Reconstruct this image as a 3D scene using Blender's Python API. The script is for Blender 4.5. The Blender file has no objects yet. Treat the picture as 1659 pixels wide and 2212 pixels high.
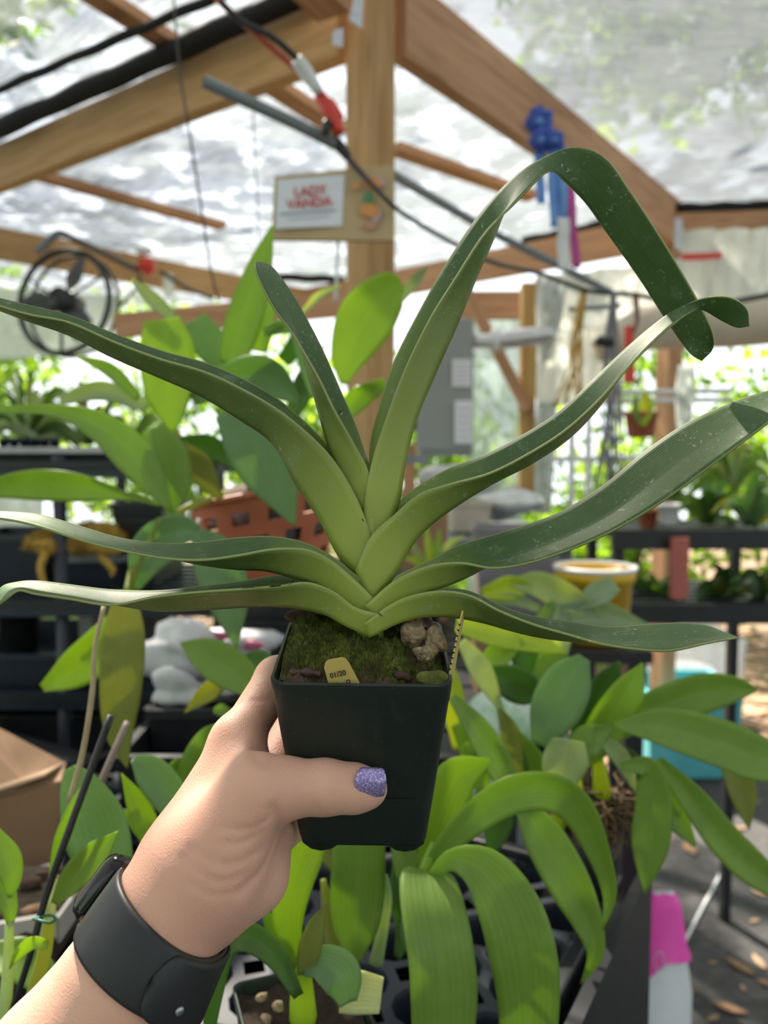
import bpy, bmesh, math, random
import numpy as np
from mathutils import Vector, Matrix
random.seed(7)
rng = np.random.default_rng(7)
scene = bpy.context.scene

# ------------------------------------------------------------------ camera
F_PX = 1671.0
PITCH = math.radians(3.6)
CAM = Vector((0, 0, 1.5))
cam_data = bpy.data.cameras.new('camera')
cam = bpy.data.objects.new('camera', cam_data)
scene.collection.objects.link(cam)
cam.location = CAM
cam.rotation_euler = (math.pi / 2 - PITCH, 0, 0)
cam_data.sensor_fit = 'VERTICAL'
cam_data.sensor_height = 36.0
cam_data.sensor_width = 27.0
cam_data.lens = 36.0 * F_PX / 2212.0
cam_data.clip_start = 0.02
cam_data.dof.use_dof = True
cam_data.dof.focus_distance = 0.352
cam_data.dof.aperture_fstop = cam_data.lens / 3.7
scene.camera = cam

# ------------------------------------------------------------------ world, sun, exposure
world = bpy.data.worlds.new('sky')
scene.world = world
world.use_nodes = True
bg = world.node_tree.nodes['Background']
bg.inputs['Color'].default_value = (0.90, 0.95, 1.0, 1)
bg.inputs['Strength'].default_value = 1.25
sun_data = bpy.data.lights.new('sun', 'SUN')
sun_data.energy = 12.5
sun_data.angle = math.radians(0.8)
sun_data.color = (1.0, 0.90, 0.74)
sun = bpy.data.objects.new('sun', sun_data)
scene.collection.objects.link(sun)
sun.rotation_euler = Vector((-0.30, 0.62, 0.80)).to_track_quat('Z', 'Y').to_euler()
sun.location = (-3, 3, 8)
vs = scene.view_settings
vs.view_transform = 'Standard'
vs.look = 'None'
vs.gamma = 1
vs.use_curve_mapping = False
vs.exposure = 0.70
scene.cycles.use_denoising = True
scene.cycles.max_bounces = 6
scene.cycles.transparent_max_bounces = 8

# ------------------------------------------------------------------ helpers
CR, CU, CF = Vector((1, 0, 0)), Vector((0, math.sin(PITCH), math.cos(PITCH))), Vector((0, math.cos(PITCH), -math.sin(PITCH)))
def W(px, py, d):
    """world point seen at pixel (px,py) at a distance d along the optical axis"""
    return CAM + CR * ((px - 829.5) / F_PX * d) + CU * ((1106 - py) / F_PX * d) + CF * d
def G(px, py, z):
    """world point of pixel (px,py) on the level plane at height z"""
    r = CR * ((px - 829.5) / F_PX) + CU * ((1106 - py) / F_PX) + CF
    return CAM + r * ((z - CAM.z) / r.z)

ORI = {}
COLL = scene.collection
def empty(name, loc, label, cat, group=None):
    o = bpy.data.objects.new(name, None)
    o.empty_display_size = 0.02
    COLL.objects.link(o)
    o.location = loc
    ORI[o] = Vector(loc)
    tag(o, label, cat, group)
    return o
def tag(o, label=None, cat=None, group=None, kind=None):
    if label: o['label'] = label
    if cat: o['category'] = cat
    if group: o['group'] = group
    if kind: o['kind'] = kind
    return o
def mesh(name, verts, faces, mats, parent=None, smooth=False, uvs=None, fmat=None):
    vs_ = np.array([tuple(v) for v in verts], dtype=float)
    org = Vector((vs_[:, 0].mean(), vs_[:, 1].mean(), vs_[:, 2].min()))
    me = bpy.data.meshes.new(name)
    me.from_pydata((vs_ - np.array(org)).tolist(), [], [list(f) for f in faces])
    if not isinstance(mats, (list, tuple)): mats = [mats]
    for m in mats: me.materials.append(m)
    if smooth: me.polygons.foreach_set('use_smooth', [True] * len(me.polygons))
    if fmat is not None: me.polygons.foreach_set('material_index', fmat)
    if uvs is not None:
        ul = me.uv_layers.new(name='UVMap')
        vi = np.zeros(len(me.loops), dtype=np.int32); me.loops.foreach_get('vertex_index', vi)
        ul.data.foreach_set('uv', np.array(uvs, dtype=np.float32)[vi].ravel())
    me.update()
    o = bpy.data.objects.new(name, me)
    COLL.objects.link(o)
    ORI[o] = org
    if parent is not None:
        o.parent = parent
        o.location = org - ORI[parent]
    else:
        o.location = org
    return o
class MB:
    """collects shapes for one mesh"""
    def __init__(s): s.v = []; s.f = []
    def add(s, v, f):
        n = len(s.v); s.v += [tuple(x) for x in v]; s.f += [[i + n for i in q] for q in f]; return s
    def beam(s, p0, p1, w, h, up=Vector((0, 0, 1))):
        p0, p1 = Vector(p0), Vector(p1); t = (p1 - p0).normalized()
        a = t.cross(Vector(up)).normalized(); b = a.cross(t).normalized()
        v = []
        for p in (p0, p1):
            for i, j in ((-1, -1), (1, -1), (1, 1), (-1, 1)): v.append(p + a * (i * w / 2) + b * (j * h / 2))
        return s.add(v, [(0, 1, 2, 3), (7, 6, 5, 4), (0, 4, 5, 1), (1, 5, 6, 2), (2, 6, 7, 3), (3, 7, 4, 0)])
    def box(s, lo, hi):
        x0, y0, z0 = lo; x1, y1, z1 = hi
        v = [(x0, y0, z0), (x1, y0, z0), (x1, y1, z0), (x0, y1, z0), (x0, y0, z1), (x1, y0, z1), (x1, y1, z1), (x0, y1, z1)]
        return s.add(v, [(3, 2, 1, 0), (4, 5, 6, 7), (0, 1, 5, 4), (1, 2, 6, 5), (2, 3, 7, 6), (3, 0, 4, 7)])
    def tube(s, pts, rad, n=10, cap=True):
        pts = [Vector(p) for p in pts]
        if not hasattr(rad, '__len__'): rad = [rad] * len(pts)
        rings = []; ref = None
        for i, p in enumerate(pts):
            t = (pts[min(i + 1, len(pts) - 1)] - pts[max(i - 1, 0)]).normalized()
            if ref is None:
                ref = t.orthogonal().normalized()
            ref = (ref - t * ref.dot(t)).normalized(); b = t.cross(ref)
            rings.append([p + (ref * math.cos(2 * math.pi * k / n) + b * math.sin(2 * math.pi * k / n)) * rad[i] for k in range(n)])
        v = [q for r in rings for q in r]; f = []
        for i in range(len(pts) - 1):
            for k in range(n):
                f.append((i * n + k, i * n + (k + 1) % n, (i + 1) * n + (k + 1) % n, (i + 1) * n + k))
        if cap:
            f.append(tuple(range(n))[::-1]); f.append(tuple((len(pts) - 1) * n + k for k in range(n)))
        return s.add(v, f)
    def blob(s, c, r, squash=(1, 1, 1), bump=0.25, sub=2, seed=0):
        bm = bmesh.new(); bmesh.ops.create_icosphere(bm, subdivisions=sub, radius=1)
        rr = random.Random(seed); ks = [(Vector((rr.gauss(0, 1), rr.gauss(0, 1), rr.gauss(0, 1))).normalized(), rr.uniform(2, 6), rr.uniform(0, 6)) for _ in range(7)]
        v = []
        for q in bm.verts:
            k = 1 + bump * sum(math.sin(a.dot(q.co) * w + p) for a, w, p in ks) / 3.5
            v.append((c[0] + q.co.x * r * squash[0] * k, c[1] + q.co.y * r * squash[1] * k, c[2] + q.co.z * r * squash[2] * k))
        f = [[w.index for w in q.verts] for q in bm.faces]; bm.free()
        return s.add(v, f)
    def build(s, name, mats, parent=None, smooth=False, bevel=0):
        o = mesh(name, s.v, s.f, mats, parent, smooth)
        if bevel:
            m = o.modifiers.new('bevel', 'BEVEL'); m.width = bevel; m.segments = 2; m.limit_method = 'ANGLE'
        return o
def spline(P, n):
    """centripetal-ish Catmull-Rom through rows of P, n samples"""
    P = np.array(P, dtype=float); m = len(P)
    Q = np.vstack([2 * P[0] - P[1], P, 2 * P[-1] - P[-2]])
    out = []
    for s in np.linspace(0, m - 1, n):
        i = min(int(s), m - 2); t = s - i
        p0, p1, p2, p3 = Q[i], Q[i + 1], Q[i + 2], Q[i + 3]
        out.append(0.5 * ((2 * p1) + (-p0 + p2) * t + (2 * p0 - 5 * p1 + 4 * p2 - p3) * t * t + (-p0 + 3 * p1 - 3 * p2 + p3) * t ** 3))
    return np.array(out)
def wtube(pxs, rpx, name, mat, parent=None, n=24, sides=10):
    """tube through (px,py,depth) points with a radius given in pixels at that depth"""
    S = spline(pxs, n)
    pts = [W(*p) for p in S]
    rr = np.interp(np.linspace(0, 1, n), np.linspace(0, 1, len(rpx)), rpx) if hasattr(rpx, '__len__') else [rpx] * n
    rad = [r * p[2] / F_PX for r, p in zip(rr, S)]
    return MB().tube(pts, rad, sides).build(name, mat, parent, smooth=True)

# ------------------------------------------------------------------ materials
def newmat(name):
    m = bpy.data.materials.new(name); m.use_nodes = True
    nt = m.node_tree; b = nt.nodes['Principled BSDF']
    return m, nt, b
def ramp(nt, fac, stops):
    r = nt.nodes.new('ShaderNodeValToRGB'); cr = r.color_ramp
    while len(cr.elements) < len(stops): cr.elements.new(0.5)
    for e, (p, c) in zip(cr.elements, stops): e.position = p; e.color = (*c, 1) if len(c) == 3 else c
    nt.links.new(fac, r.inputs['Fac']); return r.outputs['Color']
def noise(nt, scale, detail=4, rough=0.6, stretch=None, coord='Object', dist=0.0):
    tc = nt.nodes.new('ShaderNodeTexCoord'); n = nt.nodes.new('ShaderNodeTexNoise')
    n.inputs['Scale'].default_value = scale; n.inputs['Detail'].default_value = detail; n.inputs['Roughness'].default_value = rough
    n.inputs['Distortion'].default_value = dist
    if stretch:
        mp = nt.nodes.new('ShaderNodeMapping'); mp.inputs['Scale'].default_value = stretch[:3]
        if len(stretch) > 3: mp.inputs['Rotation'].default_value = (0, 0, stretch[3])
        nt.links.new(tc.outputs[coord], mp.inputs[0]); nt.links.new(mp.outputs[0], n.inputs['Vector'])
    else: nt.links.new(tc.outputs[coord], n.inputs['Vector'])
    return n.outputs['Fac']
def bump(nt, b, h, strength=0.3, dist=0.002):
    n = nt.nodes.new('ShaderNodeBump'); n.inputs['Strength'].default_value = strength; n.inputs['Distance'].default_value = dist
    nt.links.new(h, n.inputs['Height']); nt.links.new(n.outputs[0], b.inputs['Normal']); return n
def mat(name, c, rough=0.6, var=0.25, scale=20, c2=None, metal=0, bmp=0, stretch=None, spec=0.5):
    m, nt, b = newmat(name)
    c2 = c2 or tuple(x * (1 - var) for x in c)
    nz = noise(nt, scale, stretch=stretch)
    nt.links.new(ramp(nt, nz, [(0.3, c2), (0.7, c)]), b.inputs['Base Color'])
    b.inputs['Roughness'].default_value = rough; b.inputs['Metallic'].default_value = metal
    b.inputs['Specular IOR Level'].default_value = spec
    if bmp: bump(nt, b, nz, bmp, 0.003)
    return m
def mathn(nt, op, a, b=None, c=None):
    n = nt.nodes.new('ShaderNodeMath'); n.operation = op
    for i, x in enumerate((a, b, c)):
        if x is None: continue
        if isinstance(x, (int, float)): n.inputs[i].default_value = x
        else: nt.links.new(x, n.inputs[i])
    return n.outputs[0]
def mixc(nt, fac, a, b):
    n = nt.nodes.new('ShaderNodeMix'); n.data_type = 'RGBA'
    if isinstance(fac, (int, float)): n.inputs[0].default_value = fac
    else: nt.links.new(fac, n.inputs[0])
    for s, x in ((6, a), (7, b)):
        if isinstance(x, tuple): n.inputs[s].default_value = (*x[:3], 1)
        else: nt.links.new(x, n.inputs[s])
    return n.outputs[2]
def leafmat(name, c, base=None, edge=None, rough=0.38, trans=0.3, tcol=None, speck=0.0, vein=0.12, vscale=9, rib=None):
    """two-sided leaf surface: u across (-1..1), v along (0..1) from the UV map"""
    m, nt, b = newmat(name)
    uv = nt.nodes.new('ShaderNodeUVMap'); sp = nt.nodes.new('ShaderNodeSeparateXYZ'); nt.links.new(uv.outputs[0], sp.inputs[0])
    u, v = sp.outputs[0], sp.outputs[1]
    nz = noise(nt, 35, 5, 0.65)
    col = mixc(nt, nz, tuple(x * 0.78 for x in c), tuple(min(1, x * 1.18) for x in c))
    st = mathn(nt, 'SINE', mathn(nt, 'MULTIPLY', u, vscale * 3.14159))
    st = mathn(nt, 'MULTIPLY', mathn(nt, 'POWER', mathn(nt, 'ABSOLUTE', st), 6.0), vein)
    col = mixc(nt, st, col, tuple(min(1, x * 1.9 + 0.02) for x in c))
    au = mathn(nt, 'ABSOLUTE', u)
    mid = mathn(nt, 'SUBTRACT', 1.0, mathn(nt, 'MULTIPLY', au, 14.0)); mid = mathn(nt, 'MAXIMUM', mid, 0.0)
    col = mixc(nt, mathn(nt, 'MULTIPLY', mid, 0.45), col, rib or tuple(x * 0.6 for x in c))
    mot = noise(nt, 70, 6, 0.75)
    col = mixc(nt, mathn(nt, 'MULTIPLY', mathn(nt, 'MAXIMUM', mathn(nt, 'SUBTRACT', mot, 0.5), 0.0), 1.3), col, tuple(min(1, x * 1.5 + .03) for x in c))
    if base:
        fb = mathn(nt, 'SUBTRACT', 1.0, mathn(nt, 'MULTIPLY', v, 2.9)); fb = mathn(nt, 'MAXIMUM', fb, 0.0)
        fb = mathn(nt, 'MINIMUM', mathn(nt, 'MULTIPLY', fb, 1.25), 0.95)
        col = mixc(nt, fb, col, base)
    if edge:
        fe = mathn(nt, 'MULTIPLY', mathn(nt, 'MAXIMUM', mathn(nt, 'SUBTRACT', au, 0.955), 0.0), 20.0)
        col = mixc(nt, mathn(nt, 'MINIMUM', fe, 0.8), col, edge)
    if speck:
        s1 = noise(nt, 420, 3, 0.7, stretch=(1, 1, 1)); s2 = noise(nt, 45, 3, 0.7)
        sf = mathn(nt, 'MULTIPLY', mathn(nt, 'GREATER_THAN', s1, 0.64), mathn(nt, 'MAXIMUM', mathn(nt, 'MULTIPLY', mathn(nt, 'SUBTRACT', s2, 0.44), 6.0), 0.0))
        col = mixc(nt, mathn(nt, 'MULTIPLY', mathn(nt, 'MINIMUM', sf, 1.0), speck), col, (0.55, 0.62, 0.48))
        film = mathn(nt, 'MULTIPLY', mathn(nt, 'MAXIMUM', mathn(nt, 'SUBTRACT', noise(nt, 90, 5, 0.7), 0.56), 0.0), 1.6)
        col = mixc(nt, mathn(nt, 'MINIMUM', film, 0.35), col, (0.34, 0.42, 0.30))
    nt.links.new(col, b.inputs['Base Color'])
    b.inputs['Roughness'].default_value = rough
    bump(nt, b, mathn(nt, 'ADD', mathn(nt, 'MULTIPLY', st, 3.0), nz), 0.16, 0.0015)
    tr = nt.nodes.new('ShaderNodeBsdfTranslucent')
    tcol = tcol or (min(1, c[0] * 3.2), min(1, c[1] * 2.8), c[2] * 0.8)
    tr.inputs['Color'].default_value = (*tcol, 1)
    mx = nt.nodes.new('ShaderNodeMixShader'); mx.inputs[0].default_value = trans
    out = nt.nodes['Material Output']
    nt.links.new(b.outputs[0], mx.inputs[1]); nt.links.new(tr.outputs[0], mx.inputs[2]); nt.links.new(mx.outputs[0], out.inputs[0])
    return m
def wood(name, c1, c2, knots=True):
    m, nt, b = newmat(name)
    tc = nt.nodes.new('ShaderNodeUVMap'); mp = nt.nodes.new('ShaderNodeMapping'); mp.inputs['Scale'].default_value = (1.2, 14, 14)
    nt.links.new(tc.outputs[0], mp.inputs[0])
    n = nt.nodes.new('ShaderNodeTexNoise'); n.inputs['Scale'].default_value = 3.0; n.inputs['Detail'].default_value = 6; n.inputs['Distortion'].default_value = 0.6
    nt.links.new(mp.outputs[0], n.inputs['Vector'])
    col = ramp(nt, n.outputs['Fac'], [(0.3, c2), (0.55, c1), (0.75, tuple(x * 1.1 for x in c1))])
    if knots:
        mp2 = nt.nodes.new('ShaderNodeMapping'); mp2.inputs['Scale'].default_value = (2.6, 8, 8); nt.links.new(tc.outputs[0], mp2.inputs[0])
        vo = nt.nodes.new('ShaderNodeTexVoronoi'); vo.inputs['Scale'].default_value = 1.0; nt.links.new(mp2.outputs[0], vo.inputs['Vector'])
        k = mathn(nt, 'MAXIMUM', mathn(nt, 'SUBTRACT', 1.0, mathn(nt, 'MULTIPLY', vo.outputs['Distance'], 6.0)), 0.0)
        col = mixc(nt, mathn(nt, 'MULTIPLY', k, 0.85), col, (0.06, 0.025, 0.01))
    nt.links.new(col, b.inputs['Base Color']); b.inputs['Roughness'].default_value = 0.7
    bump(nt, b, n.outputs['Fac'], 0.2, 0.003)
    return m
def timber(name, p0, p1, w, h, m, parent=None, up=Vector((0, 0, 1)), bevel=0.003):
    """a sawn board; its UV runs along the grain in metres"""
    p0, p1 = Vector(p0), Vector(p1); t = (p1 - p0).normalized(); L = (p1 - p0).length
    a = t.cross(Vector(up)).normalized(); b = a.cross(t).normalized()
    v = []; uv = []; f = []
    off = random.uniform(0, 9)
    cs = ((-1, -1), (1, -1), (1, 1), (-1, 1))
    for k in range(4):
        i, j = cs[k]; i2, j2 = cs[(k + 1) % 4]; n = len(v)
        wd = w if k % 2 == 0 else h
        for (p, s) in ((p0, 0), (p1, L)):
            v += [p + a * (i * w / 2) + b * (j * h / 2), p + a * (i2 * w / 2) + b * (j2 * h / 2)]
            uv += [(s + off, k * 0.31), (s + off, k * 0.31 + wd)]
        f.append((n, n + 1, n + 3, n + 2))
    for p, s in ((p0, 0), (p1, 1)):
        n = len(v)
        for i, j in cs: v.append(p + a * (i * w / 2) + b * (j * h / 2)); uv.append((off + j * .01, i * .05))
        f.append((n, n + 1, n + 2, n + 3) if s else (n + 3, n + 2, n + 1, n))
    return mesh(name, v, f, m, parent, uvs=uv)
# ------------------------------------------------------------------ palette
M_pine = wood('pine_gold', (0.50, 0.30, 0.125), (0.36, 0.19, 0.07))
M_pine2 = wood('pine_red', (0.50, 0.275, 0.145), (0.36, 0.175, 0.085))
M_pine3 = wood('pine_yellow', (0.52, 0.32, 0.11), (0.38, 0.21, 0.06))
M_black = mat('black_plastic', (0.018, 0.020, 0.026), 0.45, 0.4, 30)
M_navy = mat('navy_plastic', (0.020, 0.027, 0.045), 0.4, 0.3, 25)
M_blackcloth = mat('black_cloth', (0.012, 0.012, 0.014), 0.9, 0.5, 60, stretch=(1, 8, 1))
M_steel = mat('galvanised_steel', (0.55, 0.57, 0.6), 0.35, 0.2, 60, metal=0.8)
M_pvc = mat('grey_pvc', (0.22, 0.25, 0.28), 0.45, 0.2, 20)
M_red = mat('red_plastic', (0.75, 0.05, 0.03), 0.4, 0.2, 20)
M_redcable = mat('red_cable', (0.62, 0.12, 0.07), 0.5, 0.2, 20)
M_white = mat('white_plastic', (0.80, 0.82, 0.84), 0.5, 0.12, 15)
M_paper = mat('white_paper', (0.78, 0.80, 0.88), 0.7, 0.05, 8)
M_terra = mat('terracotta_plastic', (0.50, 0.145, 0.075), 0.5, 0.25, 25)
M_tan = mat('plywood_tan', (0.54, 0.40, 0.22), 0.7, 0.14, 10, stretch=(1, 1, 6))
M_card = mat('cardboard', (0.34, 0.20, 0.115), 0.85, 0.18, 12)
M_bark = mat('bark', (0.10, 0.055, 0.035), 0.9, 0.6, 90, bmp=0.8)
M_soil = mat('potting_mix', (0.055, 0.035, 0.022), 0.95, 0.6, 160, bmp=1.0)
M_greybox = mat('grey_enamel', (0.30, 0.325, 0.325), 0.5, 0.1, 6)
M_turq = mat('turquoise_plastic', (0.10, 0.46, 0.52), 0.45, 0.15, 10)
M_yellow = mat('yellow_plastic', (0.80, 0.50, 0.02), 0.45, 0.15, 10)
M_gold = mat('yellow_moss', (0.62, 0.40, 0.08), 0.9, 0.5, 120, c2=(0.30, 0.17, 0.03), bmp=0.8)
M_pink = mat('pink_plastic', (0.42, 0.27, 0.33), 0.5, 0.15, 10)
M_magenta = mat('hot_pink_print', (0.92, 0.08, 0.52), 0.45, 0.15, 10)
M_bluerib = mat('blue_satin', (0.03, 0.09, 0.50), 0.4, 0.3, 40)
M_ltblue = mat('light_blue_satin', (0.16, 0.38, 0.85), 0.45, 0.15, 20)
M_purprib = mat('magenta_satin', (0.50, 0.06, 0.30), 0.45, 0.15, 20)
M_foil = mat('foil_wrap', (0.75, 0.76, 0.78), 0.28, 0.25, 25, metal=0.7, bmp=0.8)
M_string = mat('raffia', (0.52, 0.32, 0.06), 0.8, 0.25, 30)
M_darkstr = mat('dark_twine', (0.10, 0.085, 0.08), 0.8, 0.25, 30)
M_greytwine = mat('grey_twine', (0.22, 0.22, 0.25), 0.8, 0.25, 30)

# translucent sheets -------------------------------------------------
def sheet(name, col, tmin, tmax, weave, rot=0.0, dark=None, fleck_t=0.75):
    m, nt, b = newmat(name)
    nt.nodes.remove(b)
    out = nt.nodes['Material Output']
    tc = nt.nodes.new('ShaderNodeTexCoord'); mp = nt.nodes.new('ShaderNodeMapping'); mp.inputs['Rotation'].default_value = (0, 0, rot)
    nt.links.new(tc.outputs['Object'], mp.inputs[0])
    n1 = nt.nodes.new('ShaderNodeTexNoise'); n1.inputs['Scale'].default_value = 2.2; n1.inputs['Detail'].default_value = 7; n1.inputs['Roughness'].default_value = 0.65
    nt.links.new(mp.outputs[0], n1.inputs['Vector'])
    mp2 = nt.nodes.new('ShaderNodeMapping'); mp2.inputs['Scale'].default_value = (1.5, weave, 1); nt.links.new(mp.outputs[0], mp2.inputs[0])
    n2 = nt.nodes.new('ShaderNodeTexNoise'); n2.inputs['Scale'].default_value = 3; n2.inputs['Detail'].default_value = 5; n2.inputs['Roughness'].default_value = 0.8
    nt.links.new(mp2.outputs[0], n2.inputs['Vector'])
    fac = mathn(nt, 'ADD', mathn(nt, 'MULTIPLY', n1.outputs['Fac'], 0.5), mathn(nt, 'MULTIPLY', n2.outputs['Fac'], 0.5))
    mr = nt.nodes.new('ShaderNodeMapRange'); mr.inputs['From Min'].default_value = 0.40; mr.inputs['From Max'].default_value = 0.60
    mr.inputs['To Min'].default_value = tmin; mr.inputs['To Max'].default_value = tmax
    nt.links.new(fac, mr.inputs['Value'])
    tp = nt.nodes.new('ShaderNodeBsdfTransparent'); tl = nt.nodes.new('ShaderNodeBsdfTranslucent'); df = nt.nodes.new('ShaderNodeBsdfDiffuse')
    tp.inputs['Color'].default_value = (0.97, 0.98, 1, 1)
    tl.inputs['Color'].default_value = (*col, 1); df.inputs['Color'].default_value = (*col, 1)
    if dark:
        n3 = nt.nodes.new('ShaderNodeTexNoise'); n3.inputs['Scale'].default_value = 9; n3.inputs['Detail'].default_value = 8; n3.inputs['Roughness'].default_value = 0.75; nt.links.new(mp2.outputs[0], n3.inputs['Vector'])
        cc = ramp(nt, mathn(nt, 'ADD', mathn(nt, 'MULTIPLY', fac, 0.6), mathn(nt, 'MULTIPLY', n3.outputs['Fac'], 0.4)), [(0.36, dark), (0.62, col)])
        nt.links.new(cc, tl.inputs['Color']); nt.links.new(cc, df.inputs['Color'])
    m1 = nt.nodes.new('ShaderNodeMixShader'); m1.inputs[0].default_value = 0.45
    nt.links.new(tl.outputs[0], m1.inputs[1]); nt.links.new(df.outputs[0], m1.inputs[2])
    tfac = mr.outputs[0]
    if dark:                                   # clearer patches put into the cloth to throw sun flecks
        n4 = nt.nodes.new('ShaderNodeTexNoise'); n4.inputs['Scale'].default_value = 5.0; n4.inputs['Detail'].default_value = 3; n4.inputs['Roughness'].default_value = 0.6; nt.links.new(mp.outputs[0], n4.inputs['Vector'])
        wr_ = nt.nodes.new('ShaderNodeMapRange'); wr_.inputs['From Min'].default_value = 0.49; wr_.inputs['From Max'].default_value = 0.60; wr_.inputs['To Max'].default_value = fleck_t
        nt.links.new(n4.outputs['Fac'], wr_.inputs['Value']); tfac = mathn(nt, 'MAXIMUM', tfac, wr_.outputs[0])
    m2 = nt.nodes.new('ShaderNodeMixShader'); nt.links.new(tfac, m2.inputs[0])
    nt.links.new(m1.outputs[0], m2.inputs[1]); nt.links.new(tp.outputs[0], m2.inputs[2]); nt.links.new(m2.outputs[0], out.inputs[0])
    return m
M_roof = sheet('shade_cloth_bright', (0.20, 0.215, 0.215), 0.08, 0.42, 16, 0.75, dark=(0.09, 0.105, 0.10))
M_roof2 = sheet('shade_cloth_grey', (0.20, 0.215, 0.235), 0.02, 0.14, 26, -0.05, dark=(0.07, 0.078, 0.088), fleck_t=0.26)
M_poly = sheet('clear_poly_sheet', (0.82, 0.86, 0.84), 0.10, 0.40, 4)

# ------------------------------------------------------------------ setting: ground, roof frame, roof cloth
def struct(o): o['kind'] = 'structure'; return o
def groundmat():
    m, nt, b = newmat('weed_fabric')
    n = noise(nt, 1.3, 6, 0.65); n2 = noise(nt, 26, 5, 0.7); n3 = noise(nt, 0.35, 2)
    c1 = ramp(nt, n2, [(0.35, (0.030, 0.029, 0.031)), (0.7, (0.075, 0.072, 0.074))])
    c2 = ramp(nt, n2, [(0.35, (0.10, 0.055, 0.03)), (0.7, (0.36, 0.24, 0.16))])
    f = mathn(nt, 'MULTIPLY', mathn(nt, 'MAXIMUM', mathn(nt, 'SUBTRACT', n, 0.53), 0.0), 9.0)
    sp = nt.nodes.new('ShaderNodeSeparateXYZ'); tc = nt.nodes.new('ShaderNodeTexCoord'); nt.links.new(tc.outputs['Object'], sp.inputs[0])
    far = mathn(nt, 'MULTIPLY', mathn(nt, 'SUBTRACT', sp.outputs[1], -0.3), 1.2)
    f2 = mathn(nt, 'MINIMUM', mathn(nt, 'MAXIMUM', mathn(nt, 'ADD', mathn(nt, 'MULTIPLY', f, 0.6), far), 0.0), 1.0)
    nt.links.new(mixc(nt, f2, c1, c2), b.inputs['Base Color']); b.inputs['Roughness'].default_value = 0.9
    bump(nt, b, n2, 0.6, 0.01)
    return m
g = MB().add([(-14, -8, 0), (14, -8, 0), (14, 16, 0), (-14, 16, 0)], [(0, 1, 2, 3)]).build('floor', groundmat())
struct(g); tag(g, 'dark weed fabric ground scattered with leaf litter', 'ground')

ZB = 2.50                                   # underside of the beams
Ppost = G(800, 120, ZB); Ppost.z = 0
post_dir = Vector((0.707, 0.707, 0))
def beam_along(pxa, pxb, z, w, h, name, m, ext0=0, ext1=0, zoff=0):
    a, b = G(*pxa, z), G(*pxb, z); t = (b - a).normalized()
    a, b = a - t * ext0, b + t * ext1
    a.z = b.z = z + h / 2 + zoff
    o = timber(name, a, b, w, h, m); struct(o); return o
# corner post (turned 45 degrees to us)
def posty(name, base, top, s, m, rot=45):
    c, si = math.cos(math.radians(rot)), math.sin(math.radians(rot))
    o = timber(name, base, Vector((base.x, base.y, top)), s, s, m, up=Vector((c, si, 0))); struct(o); return o
tag(posty('trim_1', Ppost, 3.1, 0.086, M_pine, 38), 'pine corner post in the middle carrying the painted sign', 'post')
tag(beam_along((742, 128), (0, 412), ZB, 0.045, 0.150, 'trim_2', M_pine, 0, 1.5), 'golden pine roof beam running left from the centre post', 'beam')
tag(beam_along((862, 128), (1458, 532), ZB, 0.045, 0.200, 'trim_3', M_pine2, 0, 0.0), 'reddish pine roof beam running right from the centre post', 'beam')
tag(beam_along((0, 560), (545, 655), ZB, 0.045, 0.150, 'trim_4', M_pine, 1.5, 0.9), 'far left pine roof beam behind the fan', 'beam')
tag(beam_along((700, 668), (1458, 532), ZB, 0.045, 0.150, 'trim_5', M_pine2, 0.6, 0.0), 'far right pine roof beam behind the ribbons', 'beam')
tag(beam_along((1458, 500), (1700, 492), ZB + .05, 0.045, 0.075, 'trim_6', M_pine2, 0, 1.5), 'thin pine rail at the right edge above plastic sheeting', 'beam')
tag(beam_along((745, 60), (640, -40), ZB + 0.05, 0.09, 0.12, 'trim_7', M_pine2, -0.05, 1.2), 'short pine joist meeting the centre post from above', 'beam')
# far corner lower rail, eave posts, brace
pB = G(1452, 540, ZB); pB.z = 0
tag(posty('trim_8', pB, ZB + 0.2, 0.085, M_pine2, 20), 'reddish eave post below the right end of the roof beam', 'post')
d2 = 2.9
def wbeam(name, a, b, w, h, m): return struct(timber(name, W(*a), W(*b), w, h, m, up=CF))
tag(wbeam('trim_9', (1142, 615, d2), (1136, 1075, d2), 0.055, 0.055, M_pine3), 'yellow pine upright beside the foil duct', 'post')
tag(wbeam('trim_10', (1005, 625, d2 - .05), (1140, 885, d2 - .05), 0.035, 0.05, M_pine2), 'diagonal brown brace meeting the yellow upright', 'brace')
tag(wbeam('trim_11', (960, 660, 3.2), (1160, 660, 3.2), 0.11, 0.04, M_pine2), 'reddish plank behind the diagonal brace', 'board')
tag(wbeam('trim_12', (884, 960, 3.0), (884, 1160, 3.0), 0.05, 0.05, M_pine2), 'short reddish upright below the grey electrical box', 'post')
tag(wbeam('trim_13', (250, 705, 3.6), (760, 655, 3.6), 0.11, 0.04, M_pine2), 'pale far rail behind the big leaves', 'board')

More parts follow.
